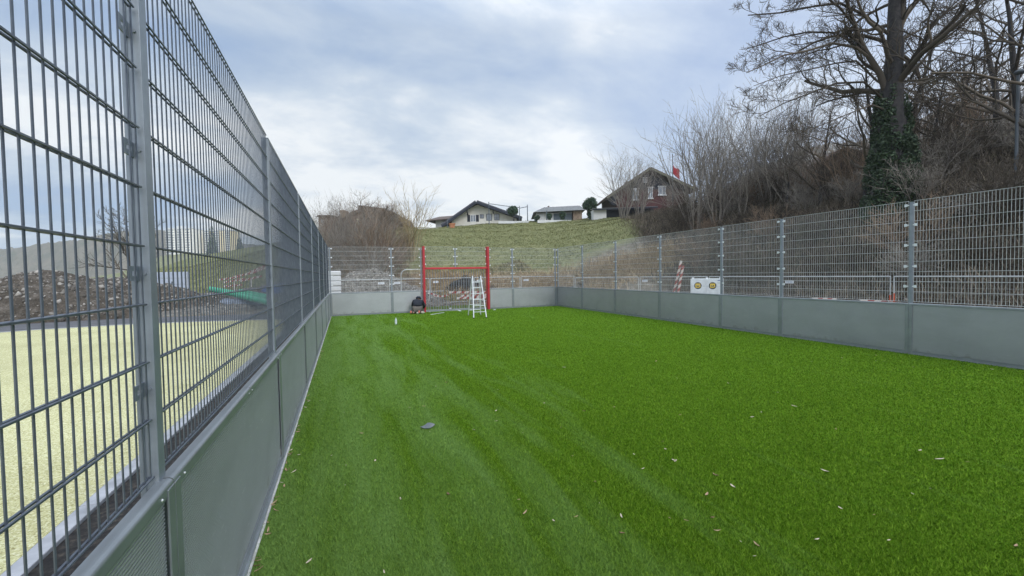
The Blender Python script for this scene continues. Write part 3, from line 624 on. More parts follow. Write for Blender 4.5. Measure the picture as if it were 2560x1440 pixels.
# ------------------------------------------------------------------ woody plants
bark = mat('grey_brown_bark', [(0.3, (0.025, 0.024, 0.026)), (0.7, (0.065, 0.06, 0.058))], rough=.95, scale=8, bump=.8, bscale=14, bdist=.03)
def twig_mat(name, c0, c1): return rnd_mat(name, c0, c1, .9, .1)
twig_dark = twig_mat('dark_twigs', (0.034, 0.029, 0.023), (0.15, 0.125, 0.098))
twig_grey = twig_mat('grey_twigs', (0.15, 0.135, 0.118), (0.37, 0.335, 0.29))
twig_red = twig_mat('reddish_twigs', (0.12, 0.085, 0.06), (0.38, 0.28, 0.20))
twig_straw = twig_mat('straw_twigs', (0.20, 0.15, 0.08), (0.42, 0.34, 0.20))
class Tubes:
    def __init__(s): s.g = {}
    def add(s, pts, rads, k): s.g.setdefault((len(pts), k), []).append((pts, rads))
    def mesh(s, name):
        Vs, Fs, Rs = [], [], []; off = 0; rg = np.random.default_rng(1)
        for (n, k), L in s.g.items():
            Pn = np.array([l[0] for l in L], float); Rn = np.array([l[1] for l in L], float); m = len(L)
            d = np.gradient(Pn, axis=1); d /= np.linalg.norm(d, axis=2, keepdims=True)+1e-9
            ref = np.where(np.abs(d[:, :1, 2:3]) < .9, np.array([0, 0, 1.0]), np.array([1.0, 0, 0])); ref = np.broadcast_to(ref, d.shape)
            x = np.cross(d, ref); x /= np.linalg.norm(x, axis=2, keepdims=True)+1e-9; y = np.cross(x, d)
            a = 2*np.pi*np.arange(k)/k
            V = Pn[:, :, None]+(x[:, :, None]*np.cos(a)[:, None]+y[:, :, None]*np.sin(a)[:, None])*Rn[:, :, None, None]
            b = (np.arange(m)*n*k)[:, None, None]+(np.arange(n-1)*k)[None, :, None]; j = np.arange(k)[None, None]; j2 = (np.arange(k)+1)[None, None] % k
            Q = np.stack([b+j, b+j2, b+k+j2, b+k+j], -1).reshape(-1, 4)+off
            Vs.append(V.reshape(-1, 3)); Fs.append(Q); Rs.append(np.repeat(rg.uniform(0, 1, m), (n-1)*k)); off += V.size//3
        return np_mesh(name, np.concatenate(Vs), np.concatenate(Fs), np.concatenate(Rs))
def grow(T, rg, p, d, L, r, lev, maxlev, wander=.25, up=.15, kids=(3, 6), spread=.8, seg=5, rmin=.004, side=3, droop=0.0):
    pts = [np.array(p)]; d = np.array(d, float); d /= np.linalg.norm(d)
    for i in range(seg):
        d = d+rg.normal(0, wander/seg**.5, 3)+np.array([0, 0, up/seg-droop*i/seg/seg]); d /= np.linalg.norm(d); pts.append(pts[-1]+d*L/seg)
    re = max(rmin*.7, r*.42) if lev < maxlev else rmin*.5
    rads = [r+(re-r)*i/seg for i in range(seg+1)]
    T.add(pts, rads, 6 if r > .06 else (4 if r > .02 else side))
    if lev >= maxlev: return
    branch_out(T, rg, pts, rads, L, lev, maxlev, wander, up, kids, spread, seg, rmin, side, droop)
def branch_out(T, rg, pts, rads, L, lev, maxlev, wander, up, kids, spread, seg, rmin, side, droop, lo=.2):
    n = rg.integers(kids[0], kids[1]+1); m = len(pts)-1
    for q in range(n):
        f = lo+(1-lo)*(q+rg.uniform(.2, .9))/n; i = min(m-1, int(f*m)); w = f*m-i
        p = pts[i]*(1-w)+pts[i+1]*w; t = pts[i+1]-pts[i]; t /= np.linalg.norm(t)
        s = rg.normal(0, 1, 3); s -= t*s.dot(t); s /= np.linalg.norm(s)
        d = t+s*spread*rg.uniform(.6, 1.25)
        grow(T, rg, p, d, L*rg.uniform(.38, .62)*(1.15-.45*f), max(rmin, (rads[i])*rg.uniform(.4, .6)), lev+1, maxlev, wander, up, kids, spread, max(3, seg-1), rmin, side, droop)
def shrub_mesh(seed, H, spread, stems, kids, rmin, maxlev=2, upb=.25):
    rg = np.random.default_rng(seed); T = Tubes()
    for i in range(stems):
        a = rg.uniform(0, 6.28); t_ = rg.uniform(.05, 1)*spread; h = H*rg.uniform(.6, 1.0)
        grow(T, rg, (math.cos(a)*rg.uniform(0, .35), math.sin(a)*rg.uniform(0, .35), -.15), (math.cos(a)*t_, math.sin(a)*t_, 1), h, .022*H/3*rg.uniform(.6, 1.1), 0, maxlev, .32, upb, kids, .75, 5, rmin)
    return T.mesh('stems')
def tree_mesh(seed, H, trunk_h, r0, limbs, kids, rmin, maxlev=3, spread=.75, up=.25):
    rg = np.random.default_rng(seed); T1, T2 = Tubes(), Tubes()
    n = 7; pts = [np.array([0, 0, -.3])]; d = np.array([0, 0, 1.0])
    for i in range(n): d = d+rg.normal(0, .05, 3)*np.array([1, 1, 0]); d /= np.linalg.norm(d); pts.append(pts[-1]+d*(H*.8)/n)
    rads = [r0*(1-.82*i/n) for i in range(n+1)]; T1.add(pts, rads, 8)
    for q in range(limbs):
        f = trunk_h+(1-trunk_h)*(q+rg.uniform(0, .8))/limbs; x = f*n; i = min(n-1, int(x)); p = pts[i]+(pts[i+1]-pts[i])*(x-i)
        a = q*2.4+rg.uniform(-.4, .4); e = rg.uniform(.3, 1.0)
        grow(T2, rg, p, (math.cos(a), math.sin(a), e), H*rg.uniform(.32, .45)*(1.2-.6*f), rads[i]*.5, 1, maxlev, .35, up, kids, spread, 6, rmin)
    return T1.mesh('trunk'), T2.mesh('crown')

# -- the big ivy-clad tree on the bank
BT = 18.0
base = at(2222, 512, BT); bz = gz(base[0], base[1]); base[2] = min(base[2], bz)-.2
big = empty('deciduous_tree', base, 0, 'largest bare tree, its thick trunk wrapped in dark ivy, standing on the bank', 'tree')
def rel(p): return np.array(p)-base
rgb = np.random.default_rng(42)
trunk_px = [(2222, 540), (2228, 440), (2232, 350), (2226, 262), (2232, 190), (2238, 120), (2236, 40), (2240, -60), (2236, -180), (2244, -300)]
tp = [rel(at(u, v, BT)) for u, v in trunk_px]; tp[0] = np.array([0, 0, -.5])
tr_ = [.80, .66, .60, .48, .36, .30, .25, .20, .14, .06]
T = Tubes(); T.add(tp, tr_, 12); link('trunk', T.mesh('trunk'), bark, big, smooth=True)
limbs = [
 ([(2226, 262), (2200, 185), (2165, 130), (2150, 100), (2125, 30), (2105, -40), (2095, -120)], .20, 0),
 ([(2180, 150), (2140, 118), (2080, 108), (2015, 128), (1960, 138), (1905, 165), (1866, 182)], .085, -.8),
 ([(2190, 165), (2150, 120), (2090, 82), (2020, 80), (1960, 92), (1900, 112), (1868, 122)], .075, .9),
 ([(2225, 225), (2190, 200), (2140, 152), (2090, 158), (2030, 172), (1950, 190), (1884, 215)], .07, 1.8),
 ([(2215, 255), (2160, 205), (2090, 208), (2020, 235), (1960, 258), (1900, 290)], .07, -2.0),
 ([(2236, 95), (2190, 62), (2150, 32), (2100, 8), (2040, 15), (1950, 32), (1870, 38)], .10, .3),
 ([(2140, 70), (2100, 20), (2050, -20), (1990, -30), (1920, -20)], .07, -1.5),
 ([(2236, 235), (2262, 190), (2300, 160), (2340, 110), (2400, 70), (2450, 20)], .11, 1.4),
 ([(2238, 140), (2254, 60), (2262, -20), (2280, -120), (2320, -220)], .17, -.5),
 ([(2240, 205), (2300, 200), (2370, 190), (2440, 150), (2520, 120)], .07, -2.4),
 ([(2240, 60), (2300, -10), (2380, -60), (2460, -90)], .11, 1.0),
 ([(2236, 0), (2180, -70), (2120, -150), (2040, -200)], .10, 1.6),
 ([(2250, 100), (2330, 60), (2420, -10), (2500, -60)], .08, 3.0),
 ([(2226, 280), (2180, 262), (2120, 285), (2060, 310), (2010, 330)], .05, -2.6),
 ([(2232, 250), (2275, 262), (2330, 250), (2390, 225)], .05, 2.5),
]
T = Tubes()
for pl, r, dep in limbs:
    r *= .78; m = len(pl); pts = [rel(at(u, v, BT+dep*(i/(m-1))**1.0)) for i, (u, v) in enumerate(pl)]
    rads = [r*(1-.72*i/(m-1)) for i in range(m)]; T.add(pts, rads, 6)
    Ln = sum(np.linalg.norm(pts[i+1]-pts[i]) for i in range(m-1))
    branch_out(T, rgb, pts, rads, Ln*.50, 1, 4, .5, .22, (7, 9), .8, 5, .0085, 3, 0, lo=.12)
for q in range(22):   # limbs towards and away from the viewer, filling the crown
    f = rgb.uniform(3.2, 8.6); i = int(f); p = tp[i]+(tp[i+1]-tp[i])*(f-i); a = q*2.4+1
    grow(T, rgb, p, (math.cos(a), math.sin(a), rgb.uniform(.3, .9)), rgb.uniform(2.8, 4.4), tr_[i]*.3, 1, 4, .5, .25, (4, 6), .8, 6, .0085)
link('crown', T.mesh('crown'), twig_dark, big)
def leaves(name, centres, radii, n, size, m, parent, seed, flat=.0):
    """many small leaf-sized faces spread through several overlapping clumps"""
    rg = np.random.default_rng(seed); c = np.array(centres, float); r = np.array(radii, float); w = r[:, 0]*r[:, 1]; w = w/w.sum()
    k = rg.choice(len(c), n, p=w); d = rg.normal(0, 1, (n, 3)); d /= np.linalg.norm(d, axis=1, keepdims=True); q = c[k]+d*r[k]*(rg.uniform(.45, 1, (n, 1))**.5)*rg.uniform(.9, 1.12, (n, 1))
    a = rg.normal(0, 1, (n, 3)); a /= np.linalg.norm(a, axis=1, keepdims=True); b = np.cross(a, rg.normal(0, 1, (n, 3))); b /= np.linalg.norm(b, axis=1, keepdims=True)
    s = size*rg.uniform(.6, 1.3, (n, 1)); V = np.stack([q-a*s, q+b*s*.6, q+a*s, q-b*s*.6], 1).reshape(-1, 3)
    return link(name, np_mesh(name, V, np.arange(4*n).reshape(-1, 4), rg.uniform(0, 1, n)), m, parent)
ivy_m = rnd_mat('ivy_leaves', (0.012, 0.03, 0.012), (0.06, 0.10, 0.045), .5, .4)
cs, rs = [], []
for q in range(150):
    f = rgb.uniform(0, 1)**1.15*3.5; i = int(f); p = tp[i]+(tp[i+1]-tp[i])*(f-i); a = rgb.uniform(0, 6.28); rr = tr_[i]*(1.0 if f < 2 else .85)
    cs.append(p+np.array([math.cos(a)*rr, math.sin(a)*rr, 0])); s_ = rgb.uniform(.22, .42)*(1.15-.2*f); rs.append((s_, s_, s_*1.5))
leaves('ivy', cs, rs, 42000, .06, ivy_m, big, 9)

# -- other trees
def place_tree(meshes, loc, rz, sc, label, name='bare_tree', m=None, group=None, cat='tree'):
    z = gz(loc[0], loc[1]); e = empty(name, (loc[0], loc[1], z-.1), rz, label, cat, group); e.scale = (sc, sc, sc)
    t_, c_ = meshes
    link('trunk', t_, None if t_.materials else (m or bark), e); link('crown', c_, None if c_.materials else twig_dark, e); return e
TM = [tree_mesh(11, 9, .18, .16, 13, (4, 6), .011, 3), tree_mesh(12, 8, .12, .13, 13, (4, 6), .011, 3, .9), tree_mesh(14, 10, .25, .20, 15, (4, 6), .011, 3, .65, .35)]
pts_ = [(2500, 420, 21, 1.25, 'crooked bare tree at the top of the bank near the right edge of the view'),
        (2610, 420, 15, 1.45, 'bare tree just outside the right edge, reaching into the upper right corner'),
        (2290, 430, 30, 1.35, 'tall bare tree far behind and right of the ivy-clad trunk'),
        (2420, 420, 32, 1.3, 'tall bare tree behind the pale yellow house'),
        (2560, 400, 17, 1.35, 'dark bare tree whose branches enter the view at the upper right edge'),
        (2385, 430, 24, .80, 'bare slender tree behind the ivy-clad tree, on its right'),
        (2330, 440, 20, .70, 'bare multi-branched tree just right of the ivy-clad trunk'),
        (2440, 430, 27, .90, 'bare tree before the pale yellow house at the top of the bank'),
        (2165, 470, 20, .85, 'bare tree close behind and left of the ivy-clad trunk'),
        (2050, 490, 24, .80, 'bare tree left of the ivy-clad tree, in front of the brown roof'),
        (1965, 500, 27, .62, 'small bare tree further left on the bank, below the mountain')]
for i, (u, v, t_, sc, lab) in enumerate(pts_): place_tree(TM[i % 3], at(u, v, t_), i*1.7, sc, lab)
FTt = tree_mesh(21, 9, .16, .17, 20, (6, 8), .014, 3, .6, .45)
tl_ = at(318, 690, 36); place_tree(FTt, tl_, .4, .95, 'bare round-crowned tree seen through the left fence beyond the rubble mound')

# -- shrubs with many upright stems
SH = [shrub_mesh(31, 4.2, .55, 16, (4, 6), .006, 2, .35), shrub_mesh(32, 3.6, .75, 16, (4, 6), .006, 2, .3), shrub_mesh(33, 4.6, .45, 18, (4, 6), .006, 2, .4)]
SHB = [shrub_mesh(41, 1.9, 1.2, 20, (5, 7), .007, 2, .1), shrub_mesh(42, 1.7, 1.5, 22, (5, 7), .007, 2, .0), shrub_mesh(43, 2.2, 1.0, 20, (5, 7), .007, 2, .15)]
def shrub(pool, m, loc, sc, label, group=None, name='bare_shrub', zs=1.0):
    z = gz(loc[0], loc[1]); me = random.choice(pool).copy() if False else random.choice(pool)
    o = bpy.data.objects.new(name, me); COL.objects.link(o)
    if not me.materials: me.materials.append(m)
    o.material_slots[0].link = 'OBJECT'; o.material_slots[0].material = m
    o.location = (float(loc[0]), float(loc[1]), z-.05); o.rotation_euler = (0, 0, random.uniform(0, 6.28)); o.scale = (sc, sc, sc*zs)
    return tag(o, label, 'shrub', group)
# tall slender row between chalet and big tree
for i in range(12):
    u = 1745+i*23+random.uniform(-8, 8); t_ = random.uniform(29, 36)-(u-1700)*.02
    shrub(SH, twig_grey, at(u, 500, t_), random.uniform(1.25, 1.6), 'tall many-stemmed bare shrub in the row right of the red-brown chalet', 'tall bare shrubs right of the chalet', 'tall_shrub', 1.15)
for u, t_, s_, lab in ((1560, 44, 1.5, 'thin bare shrub rising in front of the left half of the red-brown chalet'), (1600, 43, 1.3, 'thin bare shrub in front of the middle of the red-brown chalet'), (1680, 40, .95, 'bushy bare shrub in front of the right half of the red-brown chalet')):
    shrub(SH, twig_grey, at(u, 540, t_), s_, lab, None, 'tall_shrub')
for i in range(12):
    u = 2040+i*44; shrub(SH, twig_dark if i % 2 else twig_red, at(u, 470, random.uniform(20, 26)), random.uniform(.75, 1.1), 'bare upright shrub among the trees along the top of the bank', 'bare shrubs along the top of the bank', 'tall_shrub')
# the thicket on the bank
cnt = 0
for k in range(4000):
    if cnt >= 110: break
    x, y = random.uniform(16.2, 42), random.uniform(1.5, 43)
    e = x-.60*y
    if e < 5.2+max(0, y-24)*.25 or (x-15)*.9 > 12 and y < 14 and x > 28: continue
    if y < 15 and x < 18: continue
    if math.hypot(x, y) > 47: continue
    mm = random.choice([twig_dark, twig_dark, twig_grey, twig_red]); cnt += 1
    shrub(SHB, mm, (x, y), random.uniform(.75, 1.25), 'low tangled bare shrub in the thicket covering the right-hand bank', 'tangled bare shrubs in the thicket on the bank')
# undergrowth: brambles and dead stalks, one uncountable mass
def mass(name, n, sampler, h, w, lean, m, label, cat, seed, bend=.4):
    rg = np.random.default_rng(seed); x, y = sampler(rg, n); n = len(x); z = ground_z(x, y)-.03
    a = rg.uniform(0, 6.28, n); hh = h*rg.uniform(.4, 1.2, n); ln = lean*rg.uniform(.1, 1, n); ww = w*rg.uniform(.6, 1.4, n); b = rg.uniform(0, 6.28, n)
    cx, cy = np.cos(b)*ww, np.sin(b)*ww; Pm = np.stack([x+np.cos(a)*ln*hh*.4, y+np.sin(a)*ln*hh*.4, z+hh*.6], 1); Pt = np.stack([x+np.cos(a)*ln*hh*1.1, y+np.sin(a)*ln*hh*1.1, z+hh*(1-bend*.5*ln)], 1)
    P0 = np.stack([x, y, z], 1); c = np.stack([cx, cy, 0*cx], 1)
    V = np.stack([P0-c, P0+c, Pm+c*.7, Pm-c*.7, Pt+c*.1, Pt-c*.1], 1).reshape(-1, 3); o = np.arange(n)*6
    Q = np.concatenate([np.stack([o, o+1, o+2, o+3], 1), np.stack([o+3, o+2, o+4, o+5], 1)]); r_ = rg.uniform(0, 1, n)
    return tag(link(name, np_mesh(name, V, Q, np.concatenate([r_, r_])), m), label, cat, kind='stuff')
def in_thicket(rg, n):
    x, y = rg.uniform(15.2, 44, n*3), rg.uniform(-3, 45, n*3); ok = (x-.60*y+rg.normal(0, .8, n*3) > 5.0) & (np.hypot(x, y) < 49); return x[ok][:n], y[ok][:n]
mass('undergrowth', 90000, in_thicket, .75, .009, 1.5, rnd_mat('bramble_stalks', (0.012, 0.012, 0.010), (0.30, 0.25, 0.19), .95, .05), 'brown tangled undergrowth and dead stalks covering the right-hand bank', 'undergrowth', 51, .8)
def in_meadow(rg, n):
    y = 29.5+35*rg.uniform(0, 1, n*2)**1.1; x = rg.uniform(-24, 34, n*2); ok = (x-.60*y+rg.normal(0, 1.2, n*2) < 5.5); return x[ok][:n], y[ok][:n]
mass('meadow_grass', 160000, in_meadow, .13, .022, 1.8, rnd_mat('meadow_blades', (0.115, 0.125, 0.045), (0.27, 0.265, 0.125), .95, .05), 'short yellow-green winter grass on the slope below the houses', 'grass', 52)
def in_foot(rg, n):
    t_ = rg.uniform(0, 1, n); x = 4.7+15.6*t_+rg.normal(0, .8, n); y = 31.4-8.6*t_+rg.normal(0, 1.1, n)
    return x, y
mass('dry_grass', 42000, in_foot, .65, .012, 1.3, rnd_mat('straw_blades', (0.22, 0.15, 0.08), (0.60, 0.47, 0.30), .9, .1), 'pale straw-coloured dead grass along the foot of the slope', 'grass', 53, .9)
def in_foot2(rg, n):
    return rg.uniform(-2, 13.5, n), rg.uniform(26.2, 33, n)
mass('weeds', 22000, in_foot2, .28, .02, 1.6, rnd_mat('weed_blades', (0.10, 0.09, 0.04), (0.40, 0.34, 0.19), .9, .1), 'low trampled weeds on the earth behind the goal', 'grass', 54, .9)
# shrubbery at the left behind the far fence
for i in range(30):
    u = 788+i*8+random.uniform(-5, 5); t_ = random.uniform(27, 35)
    if u > 1000: t_ = 34
    shrub(SH, random.choice([twig_grey, twig_red, twig_grey]), at(u, 640, t_), random.uniform(.80, 1.08)*(1.0 if u < 975 else .6), 'bare grey-brown shrub in the clump behind the far left corner of the pitch', 'bare shrubs behind the far left corner', 'bare_shrub')
for i in range(12):
    shrub(SHB, random.choice([twig_grey, twig_red]), at(800+i*18, 680, random.uniform(26, 31)), random.uniform(.8, 1.15), 'low tangled bare shrub in front of the clump behind the far left corner', 'low shrubs behind the far left corner')
shrub([shrub_mesh(61, 6.2, .22, 18, (3, 5), .010, 2, .5)], twig_straw, at(1028, 622, 33), .86, 'pale bare willow with fanned upright stems left of the goal', None, 'willow')
shrub(SHB, twig_straw, at(985, 625, 32), .95, 'straw-coloured bushy shrub at the foot of the willow')
# trees beside the brown house at the upper left
place_tree(TM[1], at(850, 560, 46), .3, .62, 'bare round tree left of the brown house roof at the upper left of the slope')
place_tree(TM[2], at(910, 560, 44), 1.3, .52, 'narrow bare tree in front of the brown house roof')
place_tree(TM[1], at(965, 560, 44), 2.3, .48, 'bare rounded tree at the right end of the brown house')

for i in range(7): shrub(SHB, [twig_grey, twig_red][i % 2], at(925+i*10, 560, 50), 1.1+.4*math.sin(i*.52), 'dense rounded bare shrub against the right end of the brown house', 'rounded bare shrubs against the brown house', 'rounded_shrub', 1.25)
# evergreen ball trees
ever_m = rnd_mat('evergreen_leaves', (0.012, 0.035, 0.018), (0.06, 0.11, 0.055), .5, .4)
def topiary(u, v0, vt, rpx, t_, label, nm='evergreen_tree', trunk=True, n=3500):
    b_ = at(u, v0, t_); s_ = t_*KT/F_PX; r = rpx*s_; z = gz(b_[0], b_[1]); H = b_[2]+(v0-vt)*s_-z
    e = empty(nm, (b_[0], b_[1], z), 0, label, 'tree')
    if trunk: MB().tube([(0, 0, -.2), (.05, 0, H-r)], [.12, .07], 8).build('trunk', bark, e)
    rg = np.random.default_rng(int(u)); cs = [(0, 0, H-r)]; rs = [(r*.8,)*3]
    for k in range(9): a, b = rg.uniform(0, 6.28), rg.uniform(-.8, 1); cs.append((math.cos(a)*r*.5, math.sin(a)*r*.5, H-r+b*r*.45)); rs.append((r*.5,)*3)
    if not trunk:
        for k in range(5): cs.append((rg.uniform(-.4, .4)*r, rg.uniform(-.3, .3)*r, (H-r)*k/5)); rs.append((r*.45,)*3)
    leaves('crown', cs, rs, n, .11, ever_m, e, int(u)); return e
topiary(1284, 556, 513, 14, 54, 'round clipped evergreen ball tree right of the white gabled house')
topiary(1475, 548, 491, 19, 52, 'dark ivy-covered evergreen tree between the low house and the garage', trunk=False, n=6000)
topiary(1343, 554, 538, 7, 55, 'small dark evergreen bush at the left end of the low grey-roofed house', 'evergreen_bush', False, 900)
topiary(1373, 553, 533, 7, 54, 'small dark evergreen bush before the middle of the low grey-roofed house', 'evergreen_bush', False, 900)
topiary(1408, 552, 528, 9, 54, 'larger dark evergreen bush before the right part of the low grey-roofed house', 'evergreen_bush', False, 1300)

# ------------------------------------------------------------------ houses
def tilex(t, vec, c):
    w = t.nodes.new('ShaderNodeTexWave'); w.inputs['Scale'].default_value = 3.2; w.inputs['Distortion'].default_value = .6; w.bands_direction = 'Z'; t.links.new(vec, w.inputs[0])
    return mixc(t, 1.0, c, ramp(t, w.outputs['Fac'], [(0.0, (.62,)*3), (.5, (1, 1, 1))]), 'MULTIPLY')
roof_dark = mat('dark_slate_roof', [(0.3, (0.055, 0.06, 0.075)), (0.7, (0.12, 0.12, 0.14))], rough=.8, scale=3, extra=tilex)
roof_brown = mat('brown_tile_roof', [(0.3, (0.09, 0.065, 0.055)), (0.7, (0.17, 0.13, 0.11))], rough=.85, scale=3, extra=tilex)
roof_grey = mat('weathered_grey_roof', [(0.3, (0.13, 0.14, 0.14)), (0.7, (0.25, 0.25, 0.25))], rough=.85, scale=3, extra=tilex)
def boards(t, vec, c):
    w = t.nodes.new('ShaderNodeTexWave'); w.inputs['Scale'].default_value = 2.6; w.inputs['Distortion'].default_value = .3; w.bands_direction = 'X'; t.links.new(vec, w.inputs[0])
    return mixc(t, 1.0, c, ramp(t, w.outputs['Fac'], [(0.0, (.5,)*3), (.25, (1, 1, 1))]), 'MULTIPLY')
timber_blue = mat('dark_stained_timber', [(0.03, 0.035, 0.05)], rough=.8, scale=4, extra=boards)
timber_red = mat('red_brown_timber', [(0.3, (0.065, 0.027, 0.027)), (0.7, (0.11, 0.042, 0.04))], rough=.8, scale=2, extra=boards)
timber_old = mat('weathered_timber', [(0.3, (0.20, 0.14, 0.10)), (0.7, (0.36, 0.28, 0.21))], rough=.9, scale=4, extra=boards)
plaster = mat('cream_plaster', [(0.3, (0.64, 0.62, 0.56)), (0.7, (0.73, 0.71, 0.65))], rough=.9, scale=2, bump=.1)
white_wall = mat('white_render', [(0.3, (0.56, 0.57, 0.57)), (0.7, (0.68, 0.68, 0.67))], rough=.9, scale=1.5)
glass = mat('window_glass', [(0.3, (0.10, 0.13, 0.17)), (0.7, (0.24, 0.28, 0.33))], rough=.12, scale=1.2, spec=.9)
white_pt = mat('white_paint', [(0.72, 0.73, 0.74)], rough=.6)
corr = mat('corrugated_fibre_cement', [(0.3, (0.30, 0.31, 0.31)), (0.7, (0.48, 0.48, 0.46))], rough=.9, scale=3)
def house(name, u0, u1, vb, t_, label, cat='house', face=None):
    """root at the foot of the front wall's left end; local x runs along the front to the right, local y goes away"""
    a, c = at(u0, vb, t_), at(u1, vb, t_); d = (c-a); d[2] = 0; L = float(np.linalg.norm(d)); rz = math.atan2(d[1], d[0])
    m = (a+c)/2; e = empty(name, (a[0], a[1], m[2]), rz, label, cat); return e, L, t_*KT/F_PX
def window(parent, x0, x1, z0, z1, y=-.02, frame=white_pt, mull=1, shutters=None, nm='window', sill=False):
    b = MB(); f = .06
    b.box(x0, x0+f, y-.05, y+.02, z0, z1); b.box(x1-f, x1, y-.05, y+.02, z0, z1); b.box(x0+f, x1-f, y-.05, y+.02, z1-f, z1); b.box(x0+f, x1-f, y-.05, y+.02, z0, z0+f)
    for i in range(mull): xm = x0+(x1-x0)*(i+1)/(mull+1); b.box(xm-.03, xm+.03, y-.045, y+.015, z0+f, z1-f)
    w = b.build(nm, frame, parent)
    MB().box(x0+f, x1-f, y-.01, y, z0+f, z1-f).build('pane', glass, w)
    if shutters:
        s_ = MB(); 
        for a, c in ((x0-.45, x0-.02), (x1+.02, x1+.45)): s_ = MB(); s_.box(a, c, y-.05, y-.01, z0, z1); s_.build('shutter', shutters, w)
    return w
def slab(b, a, c, y0, y1, th):
    """roof plane from (x,z) a to (x,z) c, thickness th, between y0 and y1"""
    d = Vector((c[0]-a[0], c[1]-a[1])).normalized(); n = Vector((-d.y, d.x))*th
    if n.y < 0: n = -n
    b.prism([a, c, (c[0]+n.x, c[1]+n.y), (a[0]+n.x, a[1]+n.y)], y0, y1)
# white gabled house
h, L, s = house('white_house', 1112, 1300, 563, 60, 'white house with a wide dark overhanging gable roof and dark shutters on the hill crest')
X = lambda u: (u-1112)*s
Zv = lambda v: (563-v)*s
b = MB(); b.prism([(X(1130), -1), (X(1292), -1), (X(1292), Zv(548)), (X(1194), Zv(512)), (X(1130), Zv(541))], 0, 9); b.build('wall', plaster, h)
b = MB(); slab(b, (X(1108), Zv(566)), (X(1193.5), Zv(509)), -1.3, 9.5, .32); slab(b, (X(1193.5), Zv(509)), (X(1304), Zv(551)), -1.3, 9.5, .32); rf = b.build('roof', roof_dark, h)
b = MB(); slab(b, (X(1109), Zv(569)), (X(1193.5), Zv(512)), -1.36, -1.302, .30); slab(b, (X(1193.5), Zv(512)), (X(1303), Zv(553)), -1.36, -1.302, .30); b.build('barge_board', timber_blue, rf)
b = MB(); b.box(X(1208), X(1216), 3, 4, Zv(514), Zv(508.5)); b.build('chimney', roof_brown, rf)
for u0, u1, v0, v1, ml, sh_ in ((1176, 1190, 554, 537, 1, timber_blue), (1200, 1210, 546, 536, 1, None), (1216, 1230, 552, 535, 1, None), (1236, 1249, 551, 535, 1, None)):
    window(h, X(u0), X(u1), Zv(v0), Zv(v1), 0, timber_blue if not sh_ else white_pt, ml, sh_)
for u in (1170, 1234, 1268): b = MB(); b.beam((X(u), -1.2, Zv(528 if u != 1170 else 530)+.0), (X(u), .0, Zv(534 if u != 1170 else 536)), .16); b.build('roof_bracket', timber_blue, h)
# its left wing
h2 = empty('house_wing', (0, 0, 0), 0, parent=h)
b = MB(); b.box(X(1082), X(1129.7), 2.5, 9, -1.6, Zv(544)); b.build('wall', white_wall, h2)
b = MB(); b.add([(X(1060), 1.2, Zv(546)), (X(1140), 1.2, Zv(541)), (X(1172), 5.4, Zv(523)), (X(1084), 5.4, Zv(528)), (X(1060), 1.2, Zv(548)), (X(1140), 1.2, Zv(543)), (X(1172), 5.4, Zv(526)), (X(1084), 5.4, Zv(531)), (X(1084), 9.6, Zv(546)), (X(1172), 9.6, Zv(543))],
      [(0, 1, 2, 3), (0, 3, 8), (3, 2, 9, 8), (0, 4, 5, 1), (4, 7, 6, 5), (0, 8, 4), (1, 5, 6, 2)]); b.build('roof', roof_brown, h2)
for u0, u1 in ((1097, 1103), (1108, 1116)): b = MB(); b.box(X(u0), X(u1), 2.44, 2.49, Zv(566), Zv(548)); b.build('glass_door', glass, h2)
# low house
h, L, s = house('low_house', 1338, 1458, 553, 56, 'low house with a weathered grey hipped roof behind dark bushes on the hill crest')
X = lambda u: (u-1338)*s; Zv = lambda v: (553-v)*s
b = MB(); b.box(X(1341), X(1430), 0, 6, -1, Zv(532)); b.build('wall', white_wall, h)
b = MB(); V = [(X(1333), -1, Zv(532)), (X(1462), -1, Zv(528)), (X(1462), 7, Zv(528)), (X(1333), 7, Zv(532)), (X(1364), 2.5, Zv(511)), (X(1456), 2.5, Zv(508)), (X(1374), 3.2, Zv(513))]
b.add(V[:6], [(0, 1, 5, 4), (1, 2, 5), (2, 3, 4, 5), (3, 0, 4), (0, 3, 2, 1)]); rf = b.build('roof', roof_grey, h)
b = MB(); b.box(X(1374), X(1378), 2.6, 3.2, Zv(514), Zv(507.5)); b.build('chimney', roof_brown, rf)
b = MB(); b.box(X(1384), X(1430), -.06, -.01, Zv(552), Zv(534)); b.build('dark_front', mat('slate_blue_cladding', [(0.12, 0.15, 0.18)], scale=3, extra=boards), h)
b = MB(); b.box(X(1432), X(1454), -.4, 2, -1, Zv(527)); b.build('timber_shed', timber_old, h)
b = MB(); b.box(X(1346), X(1360), -.06, -.01, Zv(549), Zv(536)); b.build('white_panel', white_pt, h)
# garage
h, L, s = house('garage', 1484, 1640, 546, 50, 'long low garage with a pale corrugated roof below the red-brown chalet', 'garage')
X = lambda u: (u-1484)*s; Zv = lambda v: (546-v)*s
b = MB(); b.box(X(1484), X(1516), 0, 4, -1.5, Zv(522)); b.build('wall', white_wall, h)
b = MB(); b.box(X(1516.2), X(1640), .8, 4, -1.5, Zv(520)); b.build('dark_opening', timber_blue, h)
b = MB(); n = 60; x0, x1 = X(1481), X(1642); V = []
for i in range(n*2+1): x = x0+(x1-x0)*i/(n*2); dz = .04*(i % 2); zt = Zv(522-3*(i/(n*2))); V += [(x, -.5, zt+dz), (x, 4.2, zt+dz+Zv(514)-Zv(522))]
Fq = [(2*i, 2*i+2, 2*i+3, 2*i+1) for i in range(n*2)]; b.add(V, Fq); b.build('roof', corr, h)
b = MB(); b.beam((x0, -.48, Zv(524)), (x1, -.48, Zv(521)), .05, .16); b.build('fascia', timber_blue, h)
